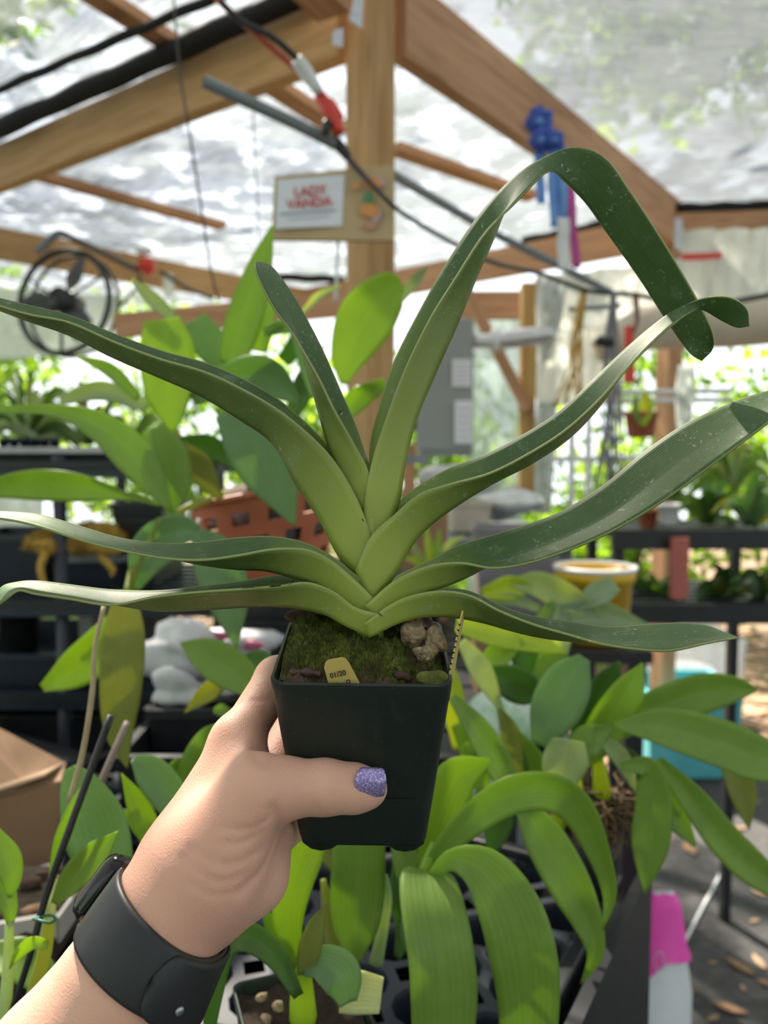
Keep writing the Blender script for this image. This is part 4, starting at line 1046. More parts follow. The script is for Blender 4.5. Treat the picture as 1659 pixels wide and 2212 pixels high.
# big leaved plant in the slotted terracotta basket -----------------
pE = plant('terracotta_basket_orchid', (590, 1200, .95), 'large leaved orchid growing in the slotted terracotta basket at the left', [
    ([(742, 830), (752, 770), (790, 690), (840, 628), (868, 612)], [8, 40, 62, 44, 14], 'bright', dict(roll=.1, fold=.12, d=.90)),
    ([(495, 790), (520, 700), (555, 590), (590, 482)], [26, 40, 30, 1], 'mid', dict(roll=.4, d=.95)),
    ([(560, 760), (570, 700), (590, 640)], [20, 26, 8], 'bright', dict(d=1.0)),
    ([(375, 935), (366, 850), (362, 760), (350, 690)], [5, 50, 58, 38], 'bright', dict(roll=-.1, fold=.15, d=.92)),
    ([(330, 925), (355, 985), (372, 1050), (368, 1118)], [24, 52, 42, 2], 'mid', dict(roll=.1, d=.86)),
    ([(-20, 885), (120, 888), (220, 925), (300, 1000), (372, 1108)], [8, 14, 34, 42, 4], 'mid', dict(roll=-.1, d=.84)),
    ([(-30, 1055), (70, 1045), (170, 1050), (270, 1070), (350, 1088)], [18, 34, 32, 10, 6], 'mid', dict(roll=.35, d=.85)),
    ([(495, 880), (545, 945), (590, 1030), (638, 1138)], [36, 66, 58, 1], 'blue', dict(roll=.1, fold=.15, d=.82)),
    ([(415, 862), (500, 820), (580, 815), (650, 870)], [14, 40, 46, 6], 'blue', dict(roll=.3, d=.86)),
    ([(735, 910), (770, 860), (832, 825)], [8, 26, 12], 'mid', dict(d=.93)),
    ([(490, 800), (455, 745), (422, 690)], [18, 38, 26], 'blue', dict(d=1.0)),
    ([(395, 960), (440, 1015), (478, 1078)], [12, 30, 8], 'olive', dict(d=.9)),
    ([(385, 955), (450, 965), (515, 1000)], [14, 28, 16], 'dark', dict(d=.92)),
    ([(285, 605), (330, 645), (376, 686)], [4, 16, 12], 'grey', dict(d=.95)),
    ([(130, 868), (220, 845), (320, 880)], [8, 22, 14], 'grey', dict(d=1.0)),
    ([(570, 715), (640, 705), (670, 790), (680, 860)], [10, 20, 22, 8], 'blue', dict(d=.97)),
    ([(610, 780), (640, 740), (650, 700)], [16, 22, 10], 'dark', dict(d=1.05)),
    ([(630, 900), (660, 830), (680, 770)], [16, 26, 12], 'dark', dict(d=1.02)),
    ([(650, 680), (690, 640), (735, 618)], [4, 9, 3], 'pale', dict(d=1.1)),
    ([(856, 660), (890, 612), (922, 578)], [6, 12, 3], 'grey', dict(d=1.1)),
    ([(170, 770), (240, 800), (300, 860)], [4, 16, 10], 'mid', dict(d=.95)),
    ([(535, 1000), (520, 940), (470, 880)], [12, 20, 12], 'mid', dict(d=.98)),
], .9)
# basket with real slots
def basket(parent, c, r0, r1, H, m, rows=4, n=26):
    c = Vector(c)
    vs_, fs = [], []
    hs = [0, .09] + [.09 + .91 * k / 12 for k in range(1, 13)]
    for h in hs:
        r = r0 + (r1 - r0) * h
        for k in range(n * 2):
            a = math.pi * k / n; vs_.append(c + Vector((math.cos(a) * r, math.sin(a) * r * .85, -h * H + .20 * math.cos(a) * r)))
    N2 = n * 2
    for i in range(len(hs) - 1):
        for k in range(N2):
            slot = i in (2, 3, 6, 7, 10) and ((k + (2 if i in (6, 7) else 0)) % 4 in (0, 1))
            if not slot: fs.append((i * N2 + k, i * N2 + (k + 1) % N2, (i + 1) * N2 + (k + 1) % N2, (i + 1) * N2 + k))
    fs.append(tuple((len(hs) - 1) * N2 + k for k in range(N2)))
    o = mesh('basket', vs_, fs, m, parent); so = o.modifiers.new('t', 'SOLIDIFY'); so.thickness = .003
    rim = MB().tube([c + Vector((math.cos(2 * math.pi * k / 40) * r0 * 1.02, math.sin(2 * math.pi * k / 40) * r0 * .87, .20 * math.cos(2 * math.pi * k / 40) * r0)) for k in range(41)], .005, 8, cap=False).build('rim', m, o, True)
    return o
bc = W(580, 1062, 1.0)
basket(pE, bc, .098, .070, .105, M_terra)
MB().tube([bc + Vector((0, 0, -.020)), bc + Vector((0, 0, -.098))], [.076, .060], 24).build('dark_slot_core', M_black, pE, True)  # black core added inside the basket so its slots look dark
MB().blob(tuple(bc + Vector((0, 0, -.015))), .072, (1.05, .9, .38), .2, 3, 2).build('potting_bark', M_bark, pE, True)
for pts in ([(470, 1060, .98), (420, 1000, .95), (380, 930, .93)], [(560, 1060, 1.0), (540, 960, .98), (510, 880, .96)], [(640, 1060, 1.0), (690, 960, .97), (738, 880, .94)], [(480, 1070, .96), (420, 1090, .9), (372, 1112, .88)], [(540, 1050, 1.), (510, 900, .98), (500, 780, .97)]):
    wtube(pts, [10, 9, 6], 'stem', gm('olive')[1], pE)
for k in range(6):
    pts = [(430 + 4 * k, 1130, .98), (440 + k * 30, 1190 + 12 * (k % 3), .98), (448 + k * 36, 1240 + 20 * (k % 2), .99)]
    wtube(pts, [3, 3, 1], 'aerial_root', M_rootmass, pE, 10, 6)
o = MB().tube([W(*p) for p in spline([(418, 1090, .92), (408, 1120, .92), (422, 1160, .92), (430, 1120, .92)], 14)], .0022, 6).build('basket_clip', M_white, pE, True)

# plants between hand and shelf --------------------------------------
pF = plant('hanging_leaf_orchid', (330, 1320, .9), 'orchid with long drooping leaves at the left, one olive leaf hanging straight down', [
    ([(430, 1150), (380, 1150), (325, 1195), (292, 1275)], [16, 42, 46, 8], 'blue', dict(d=.82, roll=.1)),
    ([(425, 1150), (460, 1200), (490, 1290), (512, 1402)], [16, 48, 48, 1], 'blue', dict(d=.80, roll=-.1)),
    ([(270, 1275), (268, 1370), (262, 1480), (258, 1580), (275, 1660)], [20, 44, 44, 30, 1], 'olive', dict(d=.74, roll=.1, fold=.1)),
    ([(300, 1285), (240, 1370), (170, 1440), (92, 1486)], [10, 40, 44, 10], 'bright', dict(d=.80, roll=-.1)),
    ([(345, 1120), (300, 1220), (270, 1290)], [4, 6, 8], 'olive', dict(d=.8)),
], .8)
wtube([(430, 1160, .84), (350, 1150, .84), (290, 1220, .82), (270, 1290, .78)], [8, 8, 7, 6], 'stem', gm('olive')[1], pF)
pF2 = plant('low_leaf_orchid', (560, 1560, .85), 'low orchid with pointed glossy leaves behind the raised fingers', [
    ([(570, 1500), (500, 1450), (440, 1412), (388, 1388)], [18, 44, 36, 1], 'mid', dict(d=.76, roll=.15)),
    ([(590, 1450), (560, 1430), (520, 1425)], [20, 30, 10], 'blue', dict(d=.82)),
    ([(490, 1465), (450, 1495), (398, 1540)], [14, 22, 1], 'olive', dict(d=.80)),
    ([(500, 1545), (480, 1535), (462, 1535)], [4, 14, 6], 'mid', dict(d=.8)),
    ([(400, 1720), (430, 1650), (470, 1590), (490, 1565)], [16, 42, 38, 8], 'mid', dict(d=.66, roll=.2)),
    ([(375, 1700), (385, 1660), (410, 1640)], [14, 26, 8], 'mid', dict(d=.68)),
], .78)
wtube([(560, 1620, .8), (550, 1540, .78), (560, 1490, .77)], [8, 8, 6], 'stem', gm('mid')[1], pF2)
pF3 = plant('slender_seedling', (330, 1880, .65), 'slender seedling with a bluish leaf just left of the hand', [
    ([(335, 1850), (320, 1790), (295, 1730), (262, 1670)], [10, 26, 22, 1], 'bright', dict(d=.60, roll=-.2)),
    ([(330, 1840), (300, 1780), (258, 1748)], [8, 18, 1], 'bright', dict(d=.62)),
    ([(430, 1800), (380, 1740), (325, 1670), (288, 1638)], [14, 36, 36, 10], 'blue', dict(d=.60, roll=.15)),
], .6)
wtube([(345, 1900, .63), (338, 1860, .61), (330, 1830, .6)], [10, 10, 8], 'stem', gm('bright')[1], pF3)
# staked cane orchid at the far left bottom
pD = plant('staked_cane_orchid', (90, 2260, .55), 'cane orchid with large bluish leaves tied to a black stake at the lower left', [
    ([(215, 2005), (235, 1900), (205, 1790), (170, 1700), (150, 1658)], [22, 48, 66, 42, 12], 'blue', dict(d=.56, roll=.05, fold=.18)),
    ([(118, 1950), (160, 1895), (205, 1845), (256, 1795)], [8, 30, 32, 1], 'mid', dict(d=.51, roll=.2)),
    ([(108, 1895), (132, 1810), (160, 1740), (182, 1690)], [4, 16, 14, 1], 'mid', dict(d=.525, roll=.5)),
    ([(22, 1938), (25, 1895), (10, 1850), (-15, 1790)], [5, 22, 30, 10], 'mid', dict(d=.5)),
    ([(22, 2000), (18, 1960), (-5, 1920), (-30, 1880)], [6, 18, 30, 10], 'mid', dict(d=.5)),
    ([(105, 2040), (70, 2035), (40, 2060), (20, 2092)], [8, 14, 10, 1], 'bright', dict(d=.49)),
    ([(-20, 2060), (50, 2085), (130, 2150)], [24, 44, 12], 'mid', dict(d=.56)),
    ([(100, 2080), (120, 2120), (180, 2170)], [12, 30, 8], 'dark', dict(d=.58)),
], .52)
wtube([(112, 1940, .515), (98, 2050, .515), (72, 2150, .52), (60, 2240, .52)], [10, 15, 15, 14], 'cane', gm('olive')[1], pD)
wtube([(20, 1990, .50), (18, 2080, .50), (12, 2160, .50), (0, 2240, .50)], [9, 12, 14, 12], 'cane', gm('grey')[1], pD)
wtube([(122, 1900, .52), (110, 1960, .51), (106, 1990, .51)], [10, 10, 10], 'cane_sheath', gm('cream')[1], pD)
st = wtube([(10, 2230, .50), (60, 2080, .50), (100, 1935, .505), (150, 1790, .51), (240, 1545, .53)], [7, 7, 8, 8, 8], 'plant_stake', M_black, None, 30)
tag(st, 'thin black stake leaning beside the cane orchid', 'stake')
st = wtube([(150, 1735, .54), (180, 1620, .55), (200, 1490, .56), (205, 1400, .57), (225, 1310, .58)], [7, 6, 6, 5, 5], 'dry_flower_stem', mat('dry_stalk', (0.42, 0.34, 0.20), 0.7, .3, 60), None, 26)
tag(st, 'dry tan flower stalk rising beside the black stake', 'stalk')
st = wtube([(190, 1760, .60), (240, 1640, .62), (275, 1560, .64)], [9, 8, 7], 'bamboo_stick', mat('grey_bamboo', (0.26, 0.20, 0.17), 0.6, .3, 60), None, 12)
tag(st, 'brown stick behind the black stake', 'stick')
tie = MB().tube([W(95 + 24 * math.cos(a) , 1985 + 6 * math.sin(a) + 3 * math.sin(2 * a), .495 - .006 * math.sin(a)) for a in np.linspace(0, 6.28, 24)], .0009, 6, cap=False).build('plant_tie', mat('green_wire', (0.02, 0.16, 0.11), .4), None, True)
tag(tie, 'green wire tie round the black stake and cane', 'plant tie')
# ------------------------------------------------------------------ bench with black cell trays
ZT = 1.045
q0, q1 = G(1392, 1900, ZT), G(1236, 2240, ZT)
tu = (q1 - q0).normalized(); tv = Vector((tu.y, -tu.x, 0));
if tv.x > 0: tv = -tv
def tray(origin, nu, nv, cell, label):
    """moulded cell tray: plate with rounded wells, rim and side walls"""
    e = empty('cell_tray', origin + tu * (nu * cell / 2) + tv * (nv * cell / 2) - Vector((0, 0, .04)), label, 'tray')
    v = []; f = []; n = 12
    def T(a, b, z): return origin + tu * a + tv * b + Vector((0, 0, z))
    for i in range(nu):
        for j in range(nv):
            a0, b0 = i * cell, j * cell; c = (a0 + cell / 2, b0 + cell / 2); k0 = len(v)
            out = []
            for k in range(n):
                th = 2 * math.pi * k / n; m = max(abs(math.cos(th)), abs(math.sin(th)))
                out.append((c[0] + math.cos(th) / m * cell / 2, c[1] + math.sin(th) / m * cell / 2))
            for (x, y) in out: v.append(T(x, y, 0))
            for z, s in ((0, 1), (-.004, .94), (-.034, .72)):
                for k in range(n):
                    th = 2 * math.pi * k / n; r = cell * .42 * s; v.append(T(c[0] + r * math.cos(th), c[1] + r * math.sin(th), z))
            for q in range(3):
                for k in range(n): f.append((k0 + q * n + k, k0 + q * n + (k + 1) % n, k0 + (q + 1) * n + (k + 1) % n, k0 + (q + 1) * n + k))
    mesh('cell_grid', v, f, M_navy, e)
    A, B = nu * cell, nv * cell
    mb = MB()
    for p, q in (((0, 0), (A, 0)), ((A, 0), (A, B)), ((A, B), (0, B)), ((0, B), (0, 0))): mb.beam(T(*p, .002), T(*q, .002), .016, .016)
    mb.build('rim', M_black, e, bevel=.003)
    return e
tray(q0 + tu * .02 + tv * .026, 8, 6, .062, 'black cell tray along the right edge of the bench')
tray(q0 + tu * .05 + tv * (.026 + 6 * .062 + .02), 9, 6, .062, 'black cell tray in the middle of the bench under the hand')
tray(q0 + tu * .10 + tv * (.026 + 12 * .062 + .04), 9, 6, .062, 'black cell tray at the left end of the bench')
be = empty('bench', q0 + tu * .3 + tv * .5 - Vector((0, 0, ZT)), 'black potting bench carrying the cell trays', 'bench')
def Tb(a, b, z): return q0 + tu * a + tv * b + Vector((0, 0, z))
def slab(name, a0, a1, b0, b1, z0, z1, m, parent):
    v = [Tb(a, b, z) for z in (z0, z1) for a, b in ((a0, b0), (a1, b0), (a1, b1), (a0, b1))]
    return mesh(name, v, [(3, 2, 1, 0), (4, 5, 6, 7), (0, 1, 5, 4), (1, 2, 6, 5), (2, 3, 7, 6), (3, 0, 4, 7)], m, parent)
slab('bench_top', -.01, .75, .0, 1.30, -.065, -.040, M_black, be)
slab('apron', -.01, .75, -.006, .006, -.20, .010, M_black, be)
slab('apron', -.014, -.004, .006, 1.30, -.16, -.042, M_black, be)
for a in (.02, .70):
    for b in (.03, 1.26): slab('leg', a - .025, a + .025, b - .025, b + .025, -ZT, -.066, M_black, be)
# pot under the basket orchid's roots
mb = MB(); c = W(1275, 1745, .81); n = 20
mb.tube([Vector((c.x, c.y, ZT + .004)), Vector((c.x, c.y, c.z - .012))], [.026, .036], 20); mb.build('mesh_pot', M_black, pA, True)

# seed tray of bark and white edge, far left
M_clear = mat('milky_plastic', (0.50, 0.47, 0.44), 0.25, .15, 10)
e = empty('bark_tray', W(40, 1990, .64), 'shallow pale tray of bark chips at the far left behind the cane orchid', 'tray')
z0 = W(40, 1960, .64).z
cx = W(30, 1960, .66)
MB().box((cx.x - .10, cx.y - .06, cx.z - .03), (cx.x + .045, cx.y + .09, cx.z - .012)).build('tray_base', M_soil, e)
mb = MB(); mb.beam((cx.x - .10, cx.y - .06, cx.z - .008), (cx.x + .045, cx.y - .02, cx.z - .004), .006, .022); mb.beam((cx.x + .045, cx.y - .02, cx.z - .008), (cx.x + .045, cx.y + .09, cx.z - .008), .004, .022); mb.build('tray_wall', M_clear, e)
rr = random.Random(5)
for k in range(34):
    MB().blob((cx.x + rr.uniform(-.09, .04), cx.y + rr.uniform(-.03, .08), cx.z - .008), rr.uniform(.004, .010), (1.4, 1, .6), .4, 1, k).build('bark_chip', random.choice([M_bark, M_bark, M_card, M_stone]), e, True)

# ------------------------------------------------------------------ left shelf unit and what stands on it
def zat(py, d, px=829): return W(px, py, d).z
sh = empty('shelf_unit', Vector((W(120, 1500, 1.5).x, 1.75, 0)), 'black plastic shelf unit on the left with several levels', 'shelf')
xs = (W(-260, 1000, 1.5).x, W(128, 1000, 1.5).x, W(355, 1000, 1.5).x)
yf, yb = 1.5, 2.05
for x, y, nm in ((xs[0], yf, 'post'), (xs[1], yf, 'post'), (W(262, 1000, 2.05).x, yb, 'post'), (xs[2] + .1, yf + .02, 'post')):
    MB().tube([(x, y, 0), (x, y, zat(985, y))], .013, 10).build(nm, M_navy, sh, True)
SHZ = [zat(1000, 1.5), zat(1300, 1.5), zat(1505, 1.5), zat(1700, 1.5)]
for z in SHZ:
    mb = MB()
    for k in range(9):
        y = yf + (yb - yf) * k / 8; mb.box((xs[0], y - .012, z - .02), (xs[2] + .1, y + .012, z))
    mb.box((xs[0] - .01, yf - .02, z - .028), (xs[2] + .11, yf - .004, z + .004))
    mb.build('shelf', M_navy, sh)
    MB().box((xs[0] - .01, yf - .024, z - .010), (xs[2] + .11, yf - .0205, z + .004)).build('shelf_lip', M_black, sh)
def thing_box(name, px0, px1, py0, py1, d, depth, m, label, cat, lid=None, taper=.9, zb=None):
    a, b = W(px0, py1, d), W(px1, py0, d)
    if zb is not None: a.z = zb
    a.y = d; cx, cz0, cz1 = (a.x + b.x) / 2, a.z, b.z; w = (b.x - a.x) / 2; y0 = a.y
    e = empty(name, Vector((cx, y0 + depth / 2, cz0)), label, cat)
    v = []
    for z, s in ((cz0, taper), (cz1, 1), (cz1, .94), (cz0 + .01, taper * .94)):
        for sx, sy in ((-1, -1), (1, -1), (1, 1), (-1, 1)): v.append((cx + sx * w * s, y0 + depth / 2 + sy * depth / 2 * s, z))
    f = [(3, 2, 1, 0), (12, 13, 14, 15)]
    for i in range(3):
        for k in range(4): f.append((i * 4 + k, i * 4 + (k + 1) % 4, (i + 1) * 4 + (k + 1) % 4, (i + 1) * 4 + k))
    mesh('body', v, f, m, e)
    mb = MB(); z = cz1
    for (x0, yy0, x1, yy1) in ((-1, -1, 1, -1), (1, -1, 1, 1), (1, 1, -1, 1), (-1, 1, -1, -1)):
        mb.beam((cx + x0 * w, y0 + depth / 2 + yy0 * depth / 2, z - .004), (cx + x1 * w, y0 + depth / 2 + yy1 * depth / 2, z - .004), .012, .012)
    mb.build('rim', lid or m, e)
    return e
def round_pot(name, px, pyt, pyb, d, rpx, m, label, cat='pot', taper=.75, parent=None, soil=True, zb=None):
    t_, b_ = W(px, pyt, d), W(px, pyb, d)
    if zb is not None: b_.z = zb
    r = rpx * d / F_PX
    e = parent or empty(name, Vector((t_.x, t_.y, b_.z)), label, cat)
    c = Vector((t_.x, t_.y, 0)); v = []; f = []; n = 24
    H = t_.z - b_.z
    for z, s in ((b_.z, taper * .9), (b_.z + .002, taper), (t_.z - H * .16, .96), (t_.z - H * .16, 1.03), (t_.z, 1.05), (t_.z, .97), (b_.z + H * .15, taper * .92)):
        for k in range(n): a = 2 * math.pi * k / n; v.append((c.x + r * s * math.cos(a), c.y + r * s * math.sin(a), z))
    for i in range(6):
        for k in range(n): f.append((i * n + k, i * n + (k + 1) % n, (i + 1) * n + (k + 1) % n, (i + 1) * n + k))
    f.append(tuple(range(n))[::-1]); f.append(tuple(6 * n + k for k in range(n)))
    mesh('pot', v, f, m, e, True)
    if soil:
        MB().tube([(c.x, c.y, t_.z - .012), (c.x, c.y, t_.z - .006)], r * .93, 20).build('potting_mix', M_soil, e)
    return e
for i in range(6):
    round_pot('seedling_pot', 8 + i * 22, 946, 984, 1.72 + .0 * i, 10.5, M_navy, ['leftmost small navy pot in the row on the top shelf', 'second small navy pot from the left on the top shelf', 'third small navy pot from the left on the top shelf', 'fourth small navy pot from the left on the top shelf', 'fifth small navy pot from the left on the top shelf', 'rightmost small navy pot in the row on the top shelf'][i], zb=SHZ[0] + .001)['group'] = 'small navy pots on the top shelf'
# tray at the top shelf front, sunlit edge put into the rim colour
thing_box('flat_tray', -120, 300, 968, 990, 1.52, .12, M_black, 'flat black tray at the front of the top shelf, rim coloured as if sunlit', 'tray', lid=mat('sunlit_rim', (.50, .47, .50), .35), zb=SHZ[0] + .004)
thing_box('flat_tray', 240, 350, 1090, 1119, 1.67, .22, M_navy, 'dark tray stacked on the black bin under the top shelf', 'tray', taper=.98)
thing_box('storage_bin', 120, 255, 1205, 1290, 1.62, .25, M_navy, 'navy storage bin with a pale rim under the yellow moss', 'bin', lid=M_pvc, zb=SHZ[1] + .001)
thing_box('storage_bin', -120, 92, 1160, 1288, 1.62, .25, M_navy, 'navy stacked bin at the far left of the shelf', 'bin', zb=SHZ[1] + .001)
for i, y in enumerate((1180, 1210, 1240, 1265)):
    pass
thing_box('storage_bin', 250, 330, 1120, 1288, 1.66, .25, M_black, 'black bin on the right of the yellow moss', 'bin', taper=.95, zb=SHZ[1] + .001)
def mossclump(name, c, r, label, seed, m, n=900, blade=.018):
    e = empty(name, Vector(c) - Vector((0, 0, r * .6)), label, 'moss')
    MB().blob(c, r, (1.3, .9, .6), .35, 3, seed).build('clump', m, e, True)
    rr = random.Random(seed); v = []; f = []
    for k in range(n):
        a, b = rr.uniform(0, 6.28), rr.uniform(-.4, 1.57); q = Vector((1.3 * math.cos(a) * math.cos(b), .9 * math.sin(a) * math.cos(b), .6 * math.sin(b))) * r * 1.02 + Vector(c)
        dv = (q - Vector(c)).normalized() + Vector((rr.gauss(0, .8), rr.gauss(0, .8), rr.gauss(-.2, .8))); dv.normalize(); s = dv.orthogonal().normalized() * .0012; i = len(v)
        v += [q - s, q + s, q + dv * blade * rr.uniform(.4, 1.2)]; f.append((i, i + 1, i + 2))
    o = mesh('strands', v, f, m, e); o['kind'] = 'stuff'
mossclump('sphagnum_moss', tuple(W(105, 1175, 1.52)), .030, 'yellow dried moss clump left of the shelf post', 1, M_gold)
mossclump('sphagnum_moss', tuple(W(195, 1165, 1.62)), .050, 'yellow dried moss heap right of the shelf post', 2, M_gold)
o = wtube([(100, 1190, 1.5), (88, 1225, 1.49), (95, 1260, 1.49), (110, 1285, 1.49)], [10, 8, 7, 4], 'moss_strand', M_gold); tag(o, 'strand of yellow moss hanging off the left clump', 'moss')
o = wtube([(215, 1200, 1.58), (230, 1215, 1.57), (243, 1232, 1.57), (240, 1245, 1.57)], [6, 9, 8, 3], 'moss_strand', M_gold); tag(o, 'strand of yellow moss hanging over the pale bin rim', 'moss')
round_pot('flower_pot', 228, 1297, 1400, 1.62, 32, M_pink, 'dusty pink plastic pot on the lower left shelf', soil=False, zb=SHZ[2] + .001)
round_pot('flower_pot', 40, 1300, 1370, 1.62, 45, M_black, 'black round pot at the far left of the lower shelf', soil=False, zb=SHZ[2] + .001)
round_pot('flower_pot', 320, 1290, 1370, 1.75, 48, mat('litter_mix', (0.42, 0.37, 0.34), .8, .4, 40), 'pale pot of dry litter behind the pink pot', soil=False, zb=SHZ[2] + .001)
thing_box('white_tub', 160, 210, 1310, 1392, 1.72, .1, M_white, 'white tub standing between black and pink pots', 'tub', zb=SHZ[2] + .001)
# turquoise-ish sheet glimpsed at the far left
o = plate('plastic_sheet', [W(-60, 1060, 2.3), W(92, 1060, 2.3), W(92, 1165, 2.3), W(-60, 1165, 2.3)], .004, M_poly); tag(o, 'pale bluish plastic sheet behind the left shelf', 'plastic sheet')
# sloping dark panel lower left
thing_box('storage_bin', -150, 190, 1420, 1500, 1.54, .35, M_navy, 'low navy bin on the third shelf at the left', 'bin', taper=.97, zb=SHZ[2] + .001)
thing_box('storage_bin', -150, 300, 1560, 1690, 1.54, .35, M_black, 'large black bin low on the left shelf', 'bin', taper=.97, zb=SHZ[3] + .001)
# white bags with pink print
M_bag = mat('white_poly_bag', (0.62, 0.62, 0.66), 0.35, .25, 30, bmp=.3)
e = empty('plastic_bag', W(430, 1530, 1.15), 'crumpled white plastic bag with pink print lying left of the pot', 'bag')
MB().blob(tuple(W(405, 1392, 1.12)), .046, (1.25, .8, .62), .75, 3, 3).build('bag_body', M_bag, e, True)
MB().blob(tuple(W(500, 1395, 1.18)), .050, (1.4, .8, .5), .8, 3, 6).build('bag_fold', M_bag, e, True)
MB().blob(tuple(W(462, 1376, 1.125)), .011, (2.2, .8, .6), .4, 2, 8).build('pink_print', mat('pink_print', (.62, .12, .25), .5), e, True)
MB().blob(tuple(W(545, 1392, 1.14)), .010, (1.4, .8, .9), .4, 2, 9).build('pink_print', mat('pink_print2', (.62, .15, .28), .5), e, True)
e = empty('plastic_bag', W(395, 1530, 1.12), 'small pale bag knotted below the printed bag', 'bag')
MB().blob(tuple(W(392, 1490, 1.08)), .030, (1.3, .8, .85), .7, 3, 12).build('bag_body', M_bag, e, True)
MB().blob(tuple(W(450, 1478, 1.12)), .032, (1.5, .8, .6), .8, 3, 14).build('bag_fold', M_bag, e, True)
# lower dark level below the bags
thing_box('nursery_flat', 310, 640, 1545, 1640, 1.02, .35, M_black, 'black nursery flat below the white bags', 'tray', taper=.97)
thing_box('nursery_flat', 240, 560, 1650, 1760, .92, .22, M_black, 'black nursery flat just behind the slender seedling', 'tray', taper=.97)
thing_box('nursery_flat', 500, 760, 1255, 1340, 1.35, .3, M_black, 'black nursery flat behind the left strap leaves', 'tray', taper=.97)
thing_box('plastic_crate', 505, 755, 1343, 1400, 1.36, .28, M_black, 'black crate standing under the flat behind the left strap leaves', 'crate', taper=.97, zb=.002)
o = MB().blob(tuple(W(1105, 1512, 1.08)), .047, (1.1, .8, 1.45), .5, 3, 31).build('plastic_bag', mat('green_white_print', (.75, .80, .78), .4, .3, 40, c2=(.25, .55, .30)), None, True); tag(o, 'white bag with green print behind the bushy green orchid', 'bag')
# cardboard box with raised flap
e = empty('cardboard_box', W(30, 1900, .85), 'opened brown cardboard box with a raised flap at the left edge', 'box')
def quad(name, pts, m, parent, th=.003): return plate(name, [W(*p) for p in pts], th, m, parent)
quad('front_panel', [(-120, 1760, .82), (132, 1690, .82), (120, 1860, .84), (-120, 1935, .84)], M_card, e)
quad('raised_flap', [(-120, 1520, .98), (0, 1573, .98), (143, 1648, .86), (60, 1690, .86), (-120, 1735, .86)], M_card, e)
quad('side_panel', [(132, 1690, .82), (180, 1650, .98), (168, 1800, 1.0), (120, 1860, .84)], M_card, e)
quad('folded_flap', [(-120, 1745, .80), (100, 1676, .81), (143, 1650, .86), (132, 1692, .82), (-120, 1770, .82)], mat('cardboard_light', (.46, .30, .19), .85, .15, 14), e)

# ------------------------------------------------------------------ fan on the left
fc = (140, 655); fd = 3.75
fan = empty('fan', W(140, 790, fd), 'round black ring fan hanging at the left', 'fan')
R = 112 * fd / F_PX
ctr = W(138, 652, fd); fu, fv = CR, CU
tl = Vector((.25, .95, -.1)).normalized(); fu = tl.cross(Vector((0, 0, 1))).normalized(); fv = fu.cross(tl).normalized()
MB().tube([ctr + fu * (R * math.cos(a)) + fv * (R * math.sin(a)) for a in np.linspace(0, 2 * math.pi, 49)], .015, 8, cap=False).build('ring_guard', M_black, fan, True)
MB().tube([ctr + tl * .075 + fu * (R * math.cos(a)) + fv * (R * math.sin(a)) for a in np.linspace(0, 2 * math.pi, 49)], .009, 8, cap=False).build('ring_guard', M_black, fan, True)
mot = MB().tube([ctr - tl * .045, ctr + tl * .10], [.062, .052], 20).build('motor', M_black, fan, True)
for k in range(3):
    a = 1.15 + k * 2.094; v = []; f = []
    for i in range(9):
        r = .045 + (R - .07) * i / 8; w = (.22 + .30 * math.sin(math.pi * min(1, i / 8 + .15))) 
        for j in range(5):
            b = a + (j / 4 - .5) * w * 2.0; pz = (j / 4 - .5) * .05
            v.append(ctr + fu * (r * math.cos(b)) + fv * (r * math.sin(b)) + tl * pz)
    for i in range(8):
        for j in range(4): q = i * 5 + j; f.append((q, q + 1, q + 6, q + 5))
    o = mesh('blade', v, f, mat('smoky_blade', (.09, .09, .10), .5), fan, True); o.modifiers.new('t', 'SOLIDIFY').thickness = .003
for a in (.5, 2.6, 4.7):
    MB().beam(ctr - tl * .01, ctr + fu * (R * math.cos(a)) + fv * (R * math.sin(a)), .016, .009).build('spoke', M_black, fan)
pole = empty('fan_pole', W(285, 575, 3.7), 'bent grey metal pole with a red clamp from which the fan hangs', 'pole')
wtube([(80, 545, 3.7), (100, 525, 3.7), (122, 506, 3.7), (136, 505, 3.7)], 8, 'pole_bend', M_pvc, pole)
wtube([(136, 505, 3.7), (200, 535, 3.7), (270, 570, 3.7), (297, 582, 3.7)], 7, 'pole_tube', mat('brown_steel', (.12, .09, .085), .45), pole)
MB().tube([W(303, 570, 3.68), W(332, 574, 3.68)], [.033, .036], 10).build('red_clamp', M_red, pole, True)
MB().tube([W(316, 575, 3.68), W(322, 592, 3.68)], [.027, .021], 10).build('clamp_jaw', M_red, pole, True)
MB().blob(tuple(W(311, 541, 3.68)), .033, (1.3, .8, .7), .2, 2, 1).build('white_knob', M_white, pole, True)
wtube([(297, 582, 3.7), (302, 610, 3.7), (270, 650, 3.7), (252, 665, 3.7)], 3, 'hanger_wire', M_black, pole)
o = wtube([(345, 585, 3.7), (400, 620, 3.7), (460, 645, 3.7)], 4, 'cable', M_black); tag(o, 'dark cable running right from the red clamp', 'cable')
o = plate('plastic_strip', [W(352, 598, 3.7), W(372, 588, 3.7), (W(378, 640, 3.7)), W(356, 648, 3.7)], .002, M_poly); tag(o, 'scrap of clear plastic hanging below the fan pole', 'plastic strip')

